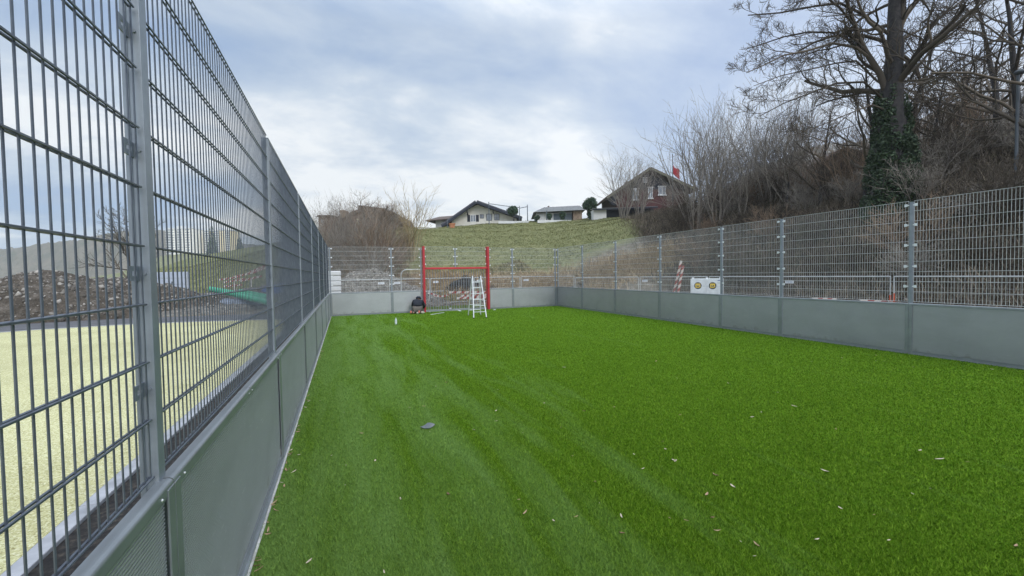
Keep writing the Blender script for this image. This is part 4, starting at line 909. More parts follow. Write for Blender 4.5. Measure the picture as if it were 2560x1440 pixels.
# chalet
h, L, s = house('chalet', 1524, 1728, 530, 57, 'red-brown timber chalet with a broad gable roof and white-framed windows on the hill')
X = lambda u: (u-1524)*s; Zv = lambda v: (530-v)*s
b = MB(); b.prism([(X(1541), -1), (X(1716), -1), (X(1722), Zv(488)), (X(1620), Zv(431)), (X(1541), Zv(478))], 0, 10); b.build('wall', timber_red, h)
b = MB(); b.prism([(X(1519), Zv(496)), (X(1541), Zv(484)), (X(1541), Zv(512)), (X(1530), Zv(510))], -.1, .6); b.build('eave_cheek', timber_blue, h)
b = MB(); slab(b, (X(1513), Zv(497)), (X(1619), Zv(428)), -1.5, 10.5, .22); slab(b, (X(1619), Zv(428)), (X(1734), Zv(483)), -1.5, 10.5, .22); rf = b.build('roof', roof_brown, h)
b = MB(); slab(b, (X(1513), Zv(499.5)), (X(1619), Zv(430.5)), -1.56, -1.502, .22); slab(b, (X(1619), Zv(430.5)), (X(1734), Zv(485.5)), -1.56, -1.502, .22); b.build('barge_board', mat('mossy_board', [(0.13, 0.13, 0.09)]), rf)
b = MB(); b.box(X(1580), X(1589), 3, 4, Zv(452), Zv(442)); b.build('chimney', roof_brown, rf)
b = MB(); b.prism([(X(1575), Zv(474)), (X(1680), Zv(474)), (X(1680), Zv(462)), (X(1619), Zv(434)), (X(1575), Zv(458))], -.05, -.01); b.build('gable_boarding', timber_blue, h)
for u0, u1, v0, v1 in ((1579, 1596, 499, 473), (1620, 1631, 496, 470), (1646, 1664, 488, 468)):
    w = window(h, X(u0), X(u1), Zv(v0), Zv(v1), -.08, white_pt, 1); b = MB(); b.box(X(u0-2), X(u1+2), -.16, -.10, Zv(v1), Zv(v1-2.2)); b.build('lintel', white_pt, w); b = MB(); b.box(X(u0-2), X(u1+2), -.2, -.10, Zv(v0+2), Zv(v0)); b.build('sill', white_pt, w)
window(h, X(1607), X(1619), Zv(457), Zv(444), -.08, white_pt, 0)
# flag on its pole beside the chalet
fp = at(1682, 470, 45); z0 = gz(fp[0], fp[1]); sF = 45*KT/F_PX; ztop = fp[2]+(470-385)*sF
fl = empty('flagpole', (fp[0], fp[1], z0), math.atan2(-_sy, _cy), 'tall flagpole with a drooping red flag among the shrubs right of the chalet', 'flag')
MB().tube([(0, 0, -.3), (0, 0, ztop-z0)], [.07, .04], 8).build('pole', darkpl, fl)
nn = 10; V = []; Hf = ztop-z0-.7
for i in range(nn):
    for j in range(nn):
        a, c = i/(nn-1), j/(nn-1); V.append((.05+a*.75, .12*math.sin(a*7+c*2), Hf-.5-c*1.0-a*.8-.1*math.sin(a*5)))
b = MB(); b.add(V, [(i*nn+j, (i+1)*nn+j, (i+1)*nn+j+1, i*nn+j+1) for i in range(nn-1) for j in range(nn-1)]); o = b.build('flag_cloth', mat('red_cloth', [(0.36, .04, .05)], rough=.9), fl, smooth=True)
sd_ = o.modifiers.new('thick', 'SOLIDIFY'); sd_.thickness = .01
# brown house top left
h, L, s = house('brown_house', 797, 1000, 572, 60, 'brown-roofed house half hidden by bare shrubs at the upper left of the slope')
X = lambda u: (u-797)*s; Zv = lambda v: (572-v)*s
brown_w = mat('brown_wall', [(0.3, (0.17, 0.10, 0.08)), (0.7, (0.26, 0.17, 0.13))], scale=2, extra=boards)
b = MB(); b.box(X(797), X(832), 0, 6, -1, Zv(540)); b.build('wall', brown_w, h)
b = MB(); b.prism([(X(794), Zv(540.5)), (X(834), Zv(540.5)), (X(836), Zv(538)), (X(800), Zv(537))], -.5, 6.5); b.build('roof', roof_brown, h)
window(h, X(803), X(811), Zv(562), Zv(548), -.02)
b = MB(); b.prism([(X(832.2), -1), (X(1000), -1), (X(985), Zv(541)), (X(950), Zv(527)), (X(905), Zv(527)), (X(845), Zv(547))], 1, 9); b.build('main_wall', brown_w, h)
b = MB(); b.prism([(X(836), Zv(541)), (X(856), Zv(536)), (X(893), Zv(522)), (X(896), Zv(512)), (X(955), Zv(520)), (X(990), Zv(535)), (X(1006), Zv(560)), (X(998), Zv(560)), (X(983), Zv(540)), (X(950), Zv(526)), (X(905), Zv(526)), (X(845), Zv(546))], .5, 10); b.build('main_roof', roof_brown, h)
b = MB(); b.box(X(849), X(861), .3, 2, Zv(544), Zv(524)); b.build('chimney', timber_old, h)
window(h, X(885), X(892), Zv(560), Zv(545), .97, mat('pale_yellow_frame', [(.7, .65, .4)]))
# hidden brown house behind the thicket right
h, L, s = house('brown_roofed_house', 1955, 2125, 480, 33, 'house with a brown roof and small chimney mostly hidden behind the thicket')
X = lambda u: (u-1955)*s; Zv = lambda v: (480-v)*s
b = MB(); b.prism([(X(1965), -4), (X(2200), -4), (X(2200), Zv(420)), (X(2095), Zv(385)), (X(1965), Zv(452))], 0, 8); b.build('wall', brown_w, h)
b = MB(); slab(b, (X(1950), Zv(456)), (X(2095), Zv(382)), -.8, 8.6, .2); slab(b, (X(2095), Zv(382)), (X(2215), Zv(425)), -.8, 8.6, .2); rf = b.build('roof', roof_brown, h)
b = MB(); b.box(X(2022), X(2034), 2, 2.6, Zv(425), Zv(392)); b.build('chimney', white_wall, rf)
# yellow house right
h, L, s = house('yellow_house', 2385, 2640, 400, 34, 'pale yellow house with a teal balcony behind the trees at the upper right')
X = lambda u: (u-2385)*s; Zv = lambda v: (400-v)*s
yel = mat('pale_yellow_render', [(0.62, 0.58, 0.38)], scale=2); teal = mat('teal_paint', [(0.20, 0.36, 0.36)], rough=.6)
b = MB(); b.box(0, X(2640), 0, 9, -3, Zv(330)); b.build('wall', yel, h)
b = MB(); b.prism([(-.8, Zv(332)), (X(2650), Zv(318)), (X(2650), Zv(300)), (1.5, Zv(326))], -1.2, 10); b.build('roof', roof_grey, h)
window(h, X(2425), X(2455), Zv(372), Zv(338), -.02, teal, 2); window(h, X(2490), X(2530), Zv(372), Zv(340), -.02, teal, 2)
b = MB(); b.box(X(2400), X(2560), -1.3, -.01, Zv(388), Zv(382)); b.build('balcony', teal, h)

# pergola poles, washing line and garden bits on the crest
pole_m = mat('grey_pole', [(0.10, 0.12, 0.14)], rough=.7)
def post_thing(u, v0, v1, t_, r, label, nm='garden_pole', cat='pole', m_=None):
    a = at(u, v0, t_); c = at(u, v1, t_); z = gz(a[0], a[1]); b = MB(); b.tube([(0, 0, min(z, a[2])-a[2]-.2), (0, 0, c[2]-a[2])], [r, r*.8], 8); return tag(b.build(nm, m_ or pole_m, None, loc=a), label, cat)
pl = [post_thing(1223, 560, 505, 55, .07, 'tall dark pole standing in front of the white gabled house'),
      post_thing(1299, 556, 515, 55, .06, 'dark pole just right of the round clipped ball tree'),
      post_thing(1319, 555, 512, 55, .07, 'dark pole on the hill crest midway between the two houses')]
def wire(pts, r, label, nm='wire', cat='wire'):
    q = [at(*p) for p in pts]; b = MB(); b.tube([x-q[0] for x in q], r, 5); return tag(b.build(nm, pole_m, None, loc=q[0]), label, cat)
wire([(1224, 509.5, 55), (1250, 513, 55), (1276, 516.5, 55), (1299, 519, 55)], .045, 'long bar running from the tall pole past the ball tree', 'top_bar', 'bar')
wire([(1299, 520.5, 55), (1319, 516.5, 55)], .05, 'short bar joining the two right-hand poles', 'top_bar', 'bar')
post_thing(1367, 553, 527, 54, .10, 'grey-green post in front of the low grey-roofed house', 'garden_post')
post_thing(1119, 570, 547, 54, .07, 'thin post before the left end of the white house', 'garden_post')
p = at(1130.5, 566, 54); lathe([(.30, 0), (.40, .50), (.46, .52), (.46, .62), (.38, .62)]).build('flower_pot', mat('terracotta', [(0.5, .22, .12)]), None, loc=(p[0], p[1], gz(p[0], p[1])-.05)); tag(bpy.data.objects['flower_pot'], 'orange terracotta tub at the left end of the white house', 'flower pot')
for u0, u1, vb, vt, t_, lab in ((1246, 1322, 556, 553, 54, 'low white garden wall along the crest right of the white house'), (1344, 1428, 554, 550.5, 53, 'low white garden wall before the low grey-roofed house'), (1044, 1102, 574, 570, 53, 'low white garden wall left of the white house')):
    a, c = at(u0, vb, t_), at(u1, vb, t_); b = MB(); d = Vector(c-a); b.beam((0, 0, 0), d, .3, (vb-vt)*t_*KT/F_PX*2); tag(b.build('garden_wall', white_wall, None, loc=a), lab, 'wall')

# ------------------------------------------------------------------ apartment towers far left
def tower(u0, u1, vb, vt, t_, lab, m_, cols, stripe=None):
    h, L, s = house('apartment_tower', u0, u1, vb, t_, lab, 'building'); H = (vb-vt)*s
    MB().box(0, L, 0, 16, -14, H).build('wall', m_, h)
    b = MB(); b.box(-.3, L+.3, -.3, 16.3, H, H+1.0); b.box(L*.3, L*.55, 4, 9, H+1.0, H+3.6); b.build('roof_parapet', white_wall, h)
    fl_ = 12; fh = H/fl_; cw = L/cols
    for i in range(cols):
        if stripe and i in stripe:
            for k in range(fl_):
                b = MB(); b.box(i*cw+.25, (i+1)*cw-.25, -1.2, -.02, k*fh+.1, k*fh+1.15); b.build('balcony', white_wall, h)
                b = MB(); b.box(i*cw+.3, (i+1)*cw-.3, -.06, -.01, k*fh+1.2, (k+1)*fh-.15); b.build('pane', glass, h)
        else:
            for k in range(fl_):
                for q in (.28, .72): b = MB(); x = (i+q)*cw; b.box(x-.75, x+.75, -.05, .0, k*fh+1.05, k*fh+2.3); b.build('window', glass, h) if True else 0
cream = mat('cream_facade', [(0.88, 0.85, 0.77)], scale=.5); ochre = mat('yellow_ochre_facade', [(0.85, 0.70, 0.42)], scale=.5)
tower(418, 484, 648, 573, 420, 'left cream apartment tower far beyond the left fence', cream, 5, (0, 2))
tower(486, 503, 646, 580, 440, 'narrow white apartment tower wedged between the two wide towers', white_wall, 2, (0,))
tower(513, 577, 643, 577, 430, 'right yellow-striped apartment tower far beyond the left fence', ochre, 5, (0, 2, 4))
def lowb(u0, u1, vb, vt, t_, lab):
    h, L, s = house('low_building', u0, u1, vb, t_, lab, 'building'); H = (vb-vt)*s; MB().box(0, L, 0, 12, -10, H).build('wall', white_wall, h)
    n = max(3, int(L/5)); 
    for i in range(n): b = MB(); b.box(L*i/n+.6, L*(i+1)/n-.6, -.06, -.01, H*.45, H*.8); b.build('window', glass, h)
lowb(492, 582, 650, 634, 330, 'long low white building in front of the right apartment tower')
lowb(582, 650, 644, 628, 350, 'long low white building on the ridge right of the apartment towers')
for u, v, t_, sc, lab in ((532, 640, 300, 26, 'dark conifer before the right apartment tower'), (600, 640, 310, 20, 'dark conifer right of the apartment towers')):
    p = at(u, v, t_); z = gz(p[0], p[1]); e = empty('conifer', (p[0], p[1], p[2]-3), 0, lab, 'tree'); MB().tube([(0, 0, -1), (0, 0, sc*.8)], [.4, .1], 6).build('trunk', bark, e)
    cs = [(0, 0, sc*(.1+.85*k/9)) for k in range(10)]; rs = [(sc*.17*(1-k/10.5), sc*.17*(1-k/10.5), sc*.09) for k in range(10)]; leaves('crown', cs, rs, 2500, .6, ever_m, e, int(u))

# ------------------------------------------------------------------ rubble mounds
soil_m = mat('clayey_rubble_soil', [(0.3, (0.03, 0.025, 0.018)), (0.5, (0.085, 0.07, 0.055)), (0.72, (0.22, 0.19, 0.16))], rough=1, scale=2.2, detail=9, nrough=.75, bump=1, bscale=9, bdist=.12)
gravel_m = mat('grey_gravel', [(0.3, (0.08, 0.07, 0.06)), (0.5, (0.165, 0.15, 0.13)), (0.72, (0.32, 0.30, 0.27))], rough=1, scale=3.0, detail=9, nrough=.75, bump=1, bscale=12, bdist=.1)
stone_m = rnd_mat('broken_stones', (0.09, 0.08, 0.068), (0.40, 0.37, 0.33), .95, .1)
def mound(name, pts, label, m_, seed, nst, ssz):
    """pts: list of (x, y, height, rx, ry) humps"""
    rg = np.random.default_rng(seed); P_ = np.array([(*cv(p_[0], p_[1]), p_[2]*1.03, p_[3]*1.05, p_[4]*1.07) for p_ in pts], float); x0, x1 = (P_[:, 0]-P_[:, 3]*1.3).min(), (P_[:, 0]+P_[:, 3]*1.3).max(); y0, y1 = (P_[:, 1]-P_[:, 4]*1.3).min(), (P_[:, 1]+P_[:, 4]*1.3).max()
    def hz(x, y):
        q = np.zeros_like(x)
        for a, b_, h_, rx, ry in P_: d = np.sqrt(((x-a)/rx)**2+((y-b_)/ry)**2); q = np.maximum(q, h_*np.clip(1-d**1.5, 0, 1)**.8)
        lump = sum(np.sin(x*f+f*1.3+np.sin(y*f*.7)*1.5)*np.sin(y*f*.9+f*2.1+np.sin(x*f*.6))*a_ for f, a_ in ((1.1, .16), (2.7, .10), (5.3, .06), (9.1, .035)))
        return q+lump*np.clip(q*1.5, 0, 1)-.06*(q < .02)
    nx_ = 110; gx, gy = np.meshgrid(np.linspace(x0, x1, nx_), np.linspace(y0, y1, nx_)); base_ = ground_z(gx, gy); z = hz(gx, gy)+rg.normal(0, .02, gx.shape)*(hz(gx, gy) > .05)+base_
    ii = np.arange(nx_*nx_).reshape(nx_, nx_); Q = np.stack([ii[:-1, :-1], ii[:-1, 1:], ii[1:, 1:], ii[1:, :-1]], -1).reshape(-1, 4)
    e = empty(name, (P_[0, 0], P_[0, 1], 0), 0, label, 'mound'); off = np.array([P_[0, 0], P_[0, 1], 0])
    link('heap', np_mesh('heap', np.stack([gx, gy, z], -1).reshape(-1, 3)-off, Q), m_, e, smooth=False)
    # broken stones: squashed cubes with jittered corners
    n = nst; x, y = rg.uniform(x0, x1, n*2), rg.uniform(y0, y1, n*2); hh = hz(x, y); ok = hh > .08; x, y, hh = x[ok][:n], y[ok][:n], hh[ok][:n]; n = len(x); z = hh+ground_z(x, y)
    c = np.array([(a, b_, c_) for c_ in (-1, 1) for b_ in (-1, 1) for a in (-1, 1)], float); s_ = ssz*np.minimum(rg.lognormal(-.75, .6, n), 1.5)[:, None, None]; V = c[None]*rg.uniform(.5, 1.1, (n, 8, 3))*s_*rg.uniform(.5, 1.2, (n, 1, 3))
    a = rg.uniform(0, 6.28, n); t_ = rg.uniform(-.7, .7, n); ca, sa, ct, st = np.cos(a), np.sin(a), np.cos(t_), np.sin(t_)
    X_ = V[..., 0]*ca[:, None]-V[..., 1]*sa[:, None]; Y_ = V[..., 0]*sa[:, None]+V[..., 1]*ca[:, None]; Z_ = V[..., 2]; V = np.stack([X_*ct[:, None]-Z_*st[:, None], Y_, X_*st[:, None]+Z_*ct[:, None]], -1)+np.stack([x, y, z], 1)[:, None]-off
    fq = np.array([(0, 2, 3, 1), (4, 5, 7, 6), (0, 1, 5, 4), (1, 3, 7, 5), (3, 2, 6, 7), (2, 0, 4, 6)]); Q = (np.arange(n)*8)[:, None, None]+fq[None]
    tag(link('stones', np_mesh('stones', V.reshape(-1, 3), Q.reshape(-1, 4), np.repeat(rg.uniform(0, 1, n)**1.3, 6)), stone_m, e), kind='stuff')
    return e
mound('rubble_mound', [(-13.5, 27, 2.3, 5, 3.4), (-18, 26, 2.1, 5, 3.4), (-9.6, 28, 1.3, 4, 3), (-24, 24, 2.0, 5, 4), (-12, 28.5, 2.0, 4, 3)], 'long dark brown mound of soil and rubble behind the yellow court', soil_m, 71, 9000, .075)
mound('gravel_mound', [(1.0, 25.6, 1.95, 3.0, 2.2), (-1.3, 25.6, 1.35, 2.2, 2.0), (3.1, 25.2, 1.05, 2.4, 1.7), (4.6, 23.9, .35, 1.2, 1.0)], 'grey gravel mound behind the far left corner of the pitch', gravel_m, 72, 8500, .05)
mound('debris_heap', [(-9.5, 33, .45, 6, 2), (-5.5, 31, .5, 4, 2.5), (-7.5, 26, .30, 3.4, 1.4)], 'low spread of grey debris and broken stone on the building site', gravel_m, 73, 5000, .05)

# ------------------------------------------------------------------ building site items
def bauzaun(a, c, z0, H, label, sign=True, orange=False, gate=False):
    a, c = np.array(a, float), np.array(c, float); d = c-a; L = float(np.linalg.norm(d[:2])); rz = math.atan2(d[1], d[0]); e = empty('site_fence_panel', (a[0], a[1], z0), rz, label, 'fence', 'mobile site fence panels')
    b = MB(); L -= .1
    b.tube([(0, 0, 0), (0, 0, H)], .021, 8); b.tube([(L, 0, 0), (L, 0, H)], .021, 8); b.tube([(0, 0, H), (L, 0, H)], .021, 8); b.tube([(0, 0, .15), (L, 0, .15)], .021, 8); b.build('frame', wire_lt, e)
    b = MB(); n = int(L/.12)
    for i in range(1, n): b.tube([(L*i/n, 0, .15), (L*i/n, 0, H)], .002, 3, caps=False)
    for k in range(1, 6): b.tube([(0, 0, .15+k*(H-.15)/6), (L, 0, .15+k*(H-.15)/6)], .002, 3, caps=False)
    b.build('wire_mesh', wire_lt, e)
    b = MB(); b.box(-.38, .38, -.11, .11, 0, .12); b.build('foot_block', concrete, e, bevel=.02)
    if sign:
        b = MB(); x0 = L-.62 if sign == 1 else .15; b.box(x0, x0+.34, -.035, -.022, H-.27, H-.15); sp = b.build('sign_plate', white_pt, e)
        b = MB(); 
        for q in range(5): b.box(x0+.05+q*.05, x0+.085+q*.05, -.0375, -.0355, H-.225, H-.195)
        b.build('sign_text', mat('faded_blue_print', [(0.25, .32, .45)]) if 'faded_blue_print' not in MATS else MATS['faded_blue_print'], sp)
    if orange:
        for x in (0, L): b = MB(); b.tube([(x, 0, .15), (x, 0, .62)], .026, 8); b.build('orange_sleeve', mat('orange_plastic', [(0.6, .10, .04)]) if 'orange_plastic' not in MATS else MATS['orange_plastic'], e)
    return e
fpts = [(15.9, .4), (15.9, 4.0), (15.9, 7.5), (15.8, 11.0), (15.6, 14.3), (14.5, 17.8), (12.4, 20.9), (10.0, 23.3), (7.3, 24.3), (4.5, 23.7), (2.3, 23.5), (-1.1, 23.9)]
fpts = [cv(*q_) for q_ in fpts]
place_ = ['nearest the viewer at the right edge', 'second from the right edge', 'right of the thickest fence post, with orange sleeves', 'behind the wide bay of the right fence', 'with the white cabinet in front of it', 'just left of the leaning striped boards', 'behind the right fence near the far corner', 'behind the far right corner of the pitch', 'behind the right end of the goal', 'behind the left half of the goal', 'in front of the gravel mound']
for i in range(len(fpts)-1):
    a, c = fpts[i+1], fpts[i]
    if i >= 7: pass
    z0 = min(gz(*a), gz(*c)); zt = 1.53 if i < 6 else 1.62
    e = bauzaun(a, c, z0, zt-z0, 'mobile site fence panel '+place_[i], sign=2 if i in (2, 3, 4, 6, 7, 8, 9) else (1 if i == 10 else 0), orange=(i in (1, 2)))
# rounded mobile panel left of goal
a, c = at(1003, 700, Y=24.6), at(1056, 700, Y=24.6); z1 = at(1030, 674, Y=24.6)[2]
b = MB(); w = c[0]-a[0]; r = .3; arc = [(0, 0, 0), (0, 0, z1-r)]+[(r-r*math.cos(t), 0, z1-r+r*math.sin(t)) for t in np.linspace(.2, PI/2, 6)]+[(w+1.2, 0, z1)]
b.tube(arc, .022, 8); b.tube([(0, 0, .9), (w+1.2, 0, .9)], .015, 6)
e = b.build('rounded_fence_frame', wire_lt, None, loc=(a[0], 24.6, 0)); tag(e, 'tall tubular fence frame with a rounded corner just left of the goal', 'fence')
# white cabinet with two round emblems
ca, cb = at(1726, 735, 17.6), at(1806, 735, 17.0); d = cb-ca; L = float(np.hypot(d[0], d[1])); ztop = float(at(1760, 695, 17.4)[2])
cbz = empty('site_cabinet', (ca[0], ca[1], gz(ca[0], ca[1])), math.atan2(d[1], d[0]), 'white site power cabinet with two round black and yellow emblems behind the right fence', 'cabinet'); z0 = gz(ca[0], ca[1]); H = ztop-z0
cab_m = mat('white_cabinet_paint', [(0.70, 0.74, 0.75)], rough=.5)
b = MB(); b.box(0, L, .0, .6, .06, H-.03); b.build('body', cab_m, cbz, bevel=.012)
for x0, x1 in ((.012, L*.5-.006), (L*.5+.006, L*.92)):
    b = MB(); b.box(x0, x1, -.02, -.001, .09, H-.05); dr = b.build('door', cab_m, cbz, bevel=.004)
    xc = (x0+x1)/2-.01; zc_ = H-.33; n = 28; rr = .15
    b = MB(); b.prism([(xc+rr*math.cos(2*PI*i/n), zc_+rr*math.sin(2*PI*i/n)) for i in range(n)], -.026, -.021); b.build('emblem_disc', mat('black_print', [(0.012, 0.012, 0.012)]) if 'black_print' not in MATS else MATS['black_print'], dr)
    # stepped, m-like yellow mark
    q = .098; b = MB(); b.box(xc-q, xc+q, -.030, -.0265, zc_+.036, zc_+.092)
    b.box(xc-q, xc-q+.05, -.030, -.0265, zc_-.095, zc_+.0355); b.box(xc+q-.05, xc+q, -.030, -.0265, zc_-.075, zc_+.0355); b.box(xc-.016, xc+.016, -.030, -.0265, zc_-.03, zc_+.0355)
    b.box(xc-q+.051, xc+q-.051, -.030, -.0265, zc_-.095, zc_-.055)
    b.build('emblem_mark', mat('yellow_print', [(0.75, .52, .03)]) if 'yellow_print' not in MATS else MATS['yellow_print'], dr)
b = MB(); b.box(L*.5-.02, L*.5-.007, -.04, -.021, .25, .36); b.build('handle', darkpl, cbz)
for x in (.04, L*.48, L*.9): b = MB(); b.box(x, x+.05, .1, .5, H-.0295, H+.03); b.build('lifting_lug', zinc, cbz)
b = MB(); b.box(L*.86, L*.93, -.0265, -.0205, H-.12, H-.09); b.build('small_label', mat('blue_print', [(0.12, .16, .4)]), cbz)
b = MB(); b.box(0.02, L-.02, .02, .58, 0, .0595); b.build('base', darkpl, cbz)
# striped barrier boards
st_red = mat('barrier_red', [(0.30, 0.07, 0.055)], rough=.6); st_white = mat('barrier_white', [(0.58, 0.54, 0.49)], rough=.6)
def barrier(a, c, w, label, name='barrier_board', n=8, th=.03, slant=True, up=(0, 0, 1)):
    a, c = np.array(a, float), np.array(c, float); d = Vector(c-a); b = MB(); L = d.length; dx = d.normalized(); u = Vector(up); u = (u-dx*u.dot(dx)).normalized(); nrm = dx.cross(u)*th/2; sk = w*.5 if slant else 0
    for i in range(n):
        b.cur = i % 2
        q = []
        for f, sgn in ((i/n, -1), ((i+1)/n, -1), ((i+1)/n, 1), (i/n, 1)):
            off = 0 if f in (0, 1) else sk*sgn; q.append(dx*(f*L+off)+u*(sgn*w/2))
        V = [p-nrm for p in q]+[p+nrm for p in q]; b.add(V, [(0, 1, 2, 3), (7, 6, 5, 4), (0, 4, 5, 1), (1, 5, 6, 2), (2, 6, 7, 3), (3, 7, 4, 0)])
    return tag(b.build(name, [st_white, st_red], None, loc=a), label, 'barrier')
barrier(at(1683, 738, 20.5), at(1703, 652, 20.5), .13, 'red and white striped board leaning steeply left of the white cabinet, the left one', n=9, up=(1, 0, 0))
barrier(at(1694, 738, 20.1), at(1708, 664, 20.1), .13, 'red and white striped board leaning steeply left of the white cabinet, the right one', n=8, up=(1, 0, 0))
gb = [((1122, 731), (1222, 730), 24.6, .13, 'topmost long striped barrier board in the stack behind the goal'), ((1152, 740), (1224, 737), 24.2, .13, 'middle striped barrier board in the stack behind the goal'), ((1142, 745.5), (1224, 743), 23.9, .13, 'lowest striped barrier board in the stack behind the goal')]
for (a, c, t_, w, lab) in gb: barrier(at(*a, t_), at(*c, t_), w, lab, n=10)
# drooping barrier tape
tp_ = [(1070, 733), (1082, 735), (1092, 740), (1104, 741), (1115, 739), (1122, 736)]; q = [at(u, v, 23.6) for u, v in tp_]
b = MB(); 
for i in range(len(q)-1): 
    for k in range(2):
        b.cur = k; p0 = q[i]+(q[i+1]-q[i])*k/2; p1 = q[i]+(q[i+1]-q[i])*(k+1)/2; b.beam(p0-q[0], p1-q[0], .02, .09)
tag(b.build('barrier_tape', [st_white, st_red], None, loc=q[0]), 'sagging red and white barrier tape behind the left half of the goal', 'tape')
# dark brush heap behind the goal
hp = at(1165, 720, 27.5); z = gz(hp[0], hp[1]); e = empty('brush_heap', (hp[0], hp[1], z), 0, 'dark heap of cut brush on the slope behind the goal', 'brush heap')
heap_dark = rnd_mat('dark_brush', (0.02, 0.022, 0.028), (0.10, 0.10, 0.11), .95)
rg = np.random.default_rng(5); T = Tubes()
for k in range(900):
    a = rg.uniform(0, 6.28); r_ = rg.uniform(0, 1)**.5; p0 = np.array([math.cos(a)*r_*1.5, math.sin(a)*r_*.7, (1-r_)*rg.uniform(0, 1.15)]); d_ = rg.normal(0, 1, 3)*[1, .6, .4]; d_ /= np.linalg.norm(d_); T.add([p0-d_*.35, p0+rg.normal(0, .04, 3), p0+d_*.35], [.012, .014, .006], 3)
link('brush', T.mesh('brush'), heap_dark, e)
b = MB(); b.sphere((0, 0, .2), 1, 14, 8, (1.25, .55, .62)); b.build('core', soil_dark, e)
for (u, v, t_, s_, lab) in ((1448, 700, 27, .55, 'small dark brush heap in the dry grass right of the goal'), (1220+10, 706, 27, .5, 'dark brush clump beside the right goal post')):
    hp = at(u, v, t_); e2 = copy_tree(e); e2.location = (hp[0], hp[1], gz(hp[0], hp[1])); e2.scale = (s_,)*3; e2['label'] = lab
# stacked white sacks behind the corner
p = at(832, 704, Y=26.4); b0 = empty('sack_stack', (p[0]+.02, p[1], 0), .2, 'stack of white sacks on a pallet at the far left corner', 'sacks'); zt = float(at(832, 677, Y=26.4)[2])
for k in range(7): b = MB(); z_ = .15+(zt-.15)*k/7; b.box(-.42, .38, -.3, .3, z_+.01, z_+(zt-.15)/7-.01); b.build('sack', white_wall, b0, bevel=.06)
b = MB(); b.box(-.45, .42, -.33, .33, 0, .14); b.build('pallet', timber_old, b0)

# left: blue-grey panel stack, loader bucket, green pipes, tarpaulin, barriers
a, c = at(392, 728, 25), at(466, 728, 25); d = c-a; L = float(np.hypot(d[0], d[1])); H = float(at(430, 677, 25)[2])
wl = empty('insulation_stack', (a[0], a[1], gz(a[0], a[1])), math.atan2(d[1], d[0]), 'tall stack of pale blue-grey panels beyond the left fence below the apartment towers', 'panel stack'); blue_p = mat('pale_blue_panels', [(0.3, (0.38, 0.43, 0.52)), (0.7, (0.50, 0.54, 0.62))], rough=.7, scale=2)
for k in range(6): b = MB(); b.box(0, L*.97, 0, .35, H*k/6+.006, H*(k+1)/6-.006); b.build('panel_layer', blue_p, wl, bevel=.01)
b = MB(); b.box(L*.972, L, -.02, .12, .0, H-.02); b.build('end_board', white_pt, wl)
p = at(402, 738, 23.5); ex = empty('mini_dumper', (p[0], p[1], gz(p[0], p[1])), .3, 'small white and black site dumper in front of the pale panel stack', 'dumper')
b = MB(); b.prism([(-.55, .95), (.35, .95), (.5, 1.35), (-.7, 1.35)], -.4, .4); b.build('skip', white_pt, ex, bevel=.03)
b = MB(); b.box(-.5, .5, -.38, .38, .38, .945); b.build('chassis', rubber, ex, bevel=.05)
for sx in (-.4, .4):
    for sy in (-.42, .42): b = MB(); b.tube([(sx, sy-.09, .26), (sx, sy+.09, .26)], .26, 16); b.build('wheel', rubber, ex)
b = MB(); b.tube([(.45, -.3, .95), (.55, -.3, 1.6), (.55, .3, 1.6), (.45, .3, .95)], .03, 6); b.build('roll_bar', darkpl, ex)
green_p = mat('green_plastic_pipe', [(0.04, 0.36, 0.20)], rough=.4, spec=.5)
gp = [((526, 723), (668, 748), 24.5, .17), ((590, 737), (672, 757), 23, .15), ((600, 728), (672, 742), 25, .13), ((560, 732), (668, 752), 23.8, .12)]
for i, (a, c, t_, r) in enumerate(gp):
    pa, pc = at(*a, t_), at(*c, t_-2); b = MB(); dd = Vector(pc-pa); n = 20; u_ = dd.normalized(); x_ = u_.cross(Vector((0, 0, 1))).normalized(); y_ = x_.cross(u_); V = []
    for (rr, f) in ((r, 0), (r, 1), (r*.88, 1), (r*.88, 0)):
        for j in range(n): V.append(dd*f+(x_*math.cos(2*PI*j/n)+y_*math.sin(2*PI*j/n))*rr)
    b.add(V, [(q*n+j, q*n+(j+1) % n, ((q+1) % 4)*n+(j+1) % n, ((q+1) % 4)*n+j) for q in range(4) for j in range(n)])
    tag(b.build('green_pipe', green_p, None, loc=pa, smooth=False), ['longest green plastic pipe lying on the debris beyond the left fence', 'front green plastic pipe in the bundle beyond the left fence', 'rear green plastic pipe in the bundle beyond the left fence', 'thin green plastic pipe beneath the longest one'][i], 'pipe')
def tarp(u, v, t_, rx, ry, hgt, m_, lab, seed):
    p = at(u, v, t_); rg = np.random.default_rng(seed); n = 22; V = []
    for i in range(n):
        for j in range(n): x, y = (i/(n-1)*2-1)*rx, (j/(n-1)*2-1)*ry; dd = min(1, math.hypot(x/rx, y/ry)); V.append((x, y, hgt*(1-dd**2)+.08*math.sin(x*6+y*3)+.05*math.sin(x*13-y*9)+rg.normal(0, .015)+.05))
    b = MB(); b.add(V, [(i*n+j, (i+1)*n+j, (i+1)*n+j+1, i*n+j+1) for i in range(n-1) for j in range(n-1)]); o = b.build('tarpaulin', m_, None, loc=(p[0], p[1], gz(p[0], p[1])), smooth=True); o.rotation_euler = (0, 0, -.2); s_ = o.modifiers.new('thick', 'SOLIDIFY'); s_.thickness = .02; return tag(o, lab, 'tarpaulin')
tarp(470, 750, 24, 1.6, .8, .45, mat('blue_grey_tarp', [(0.3, (0.22, .28, .42)), (0.7, (.40, .46, .58))], rough=.5, scale=3), 'crumpled pale blue tarpaulin on the debris in front of the panel stack', 1)
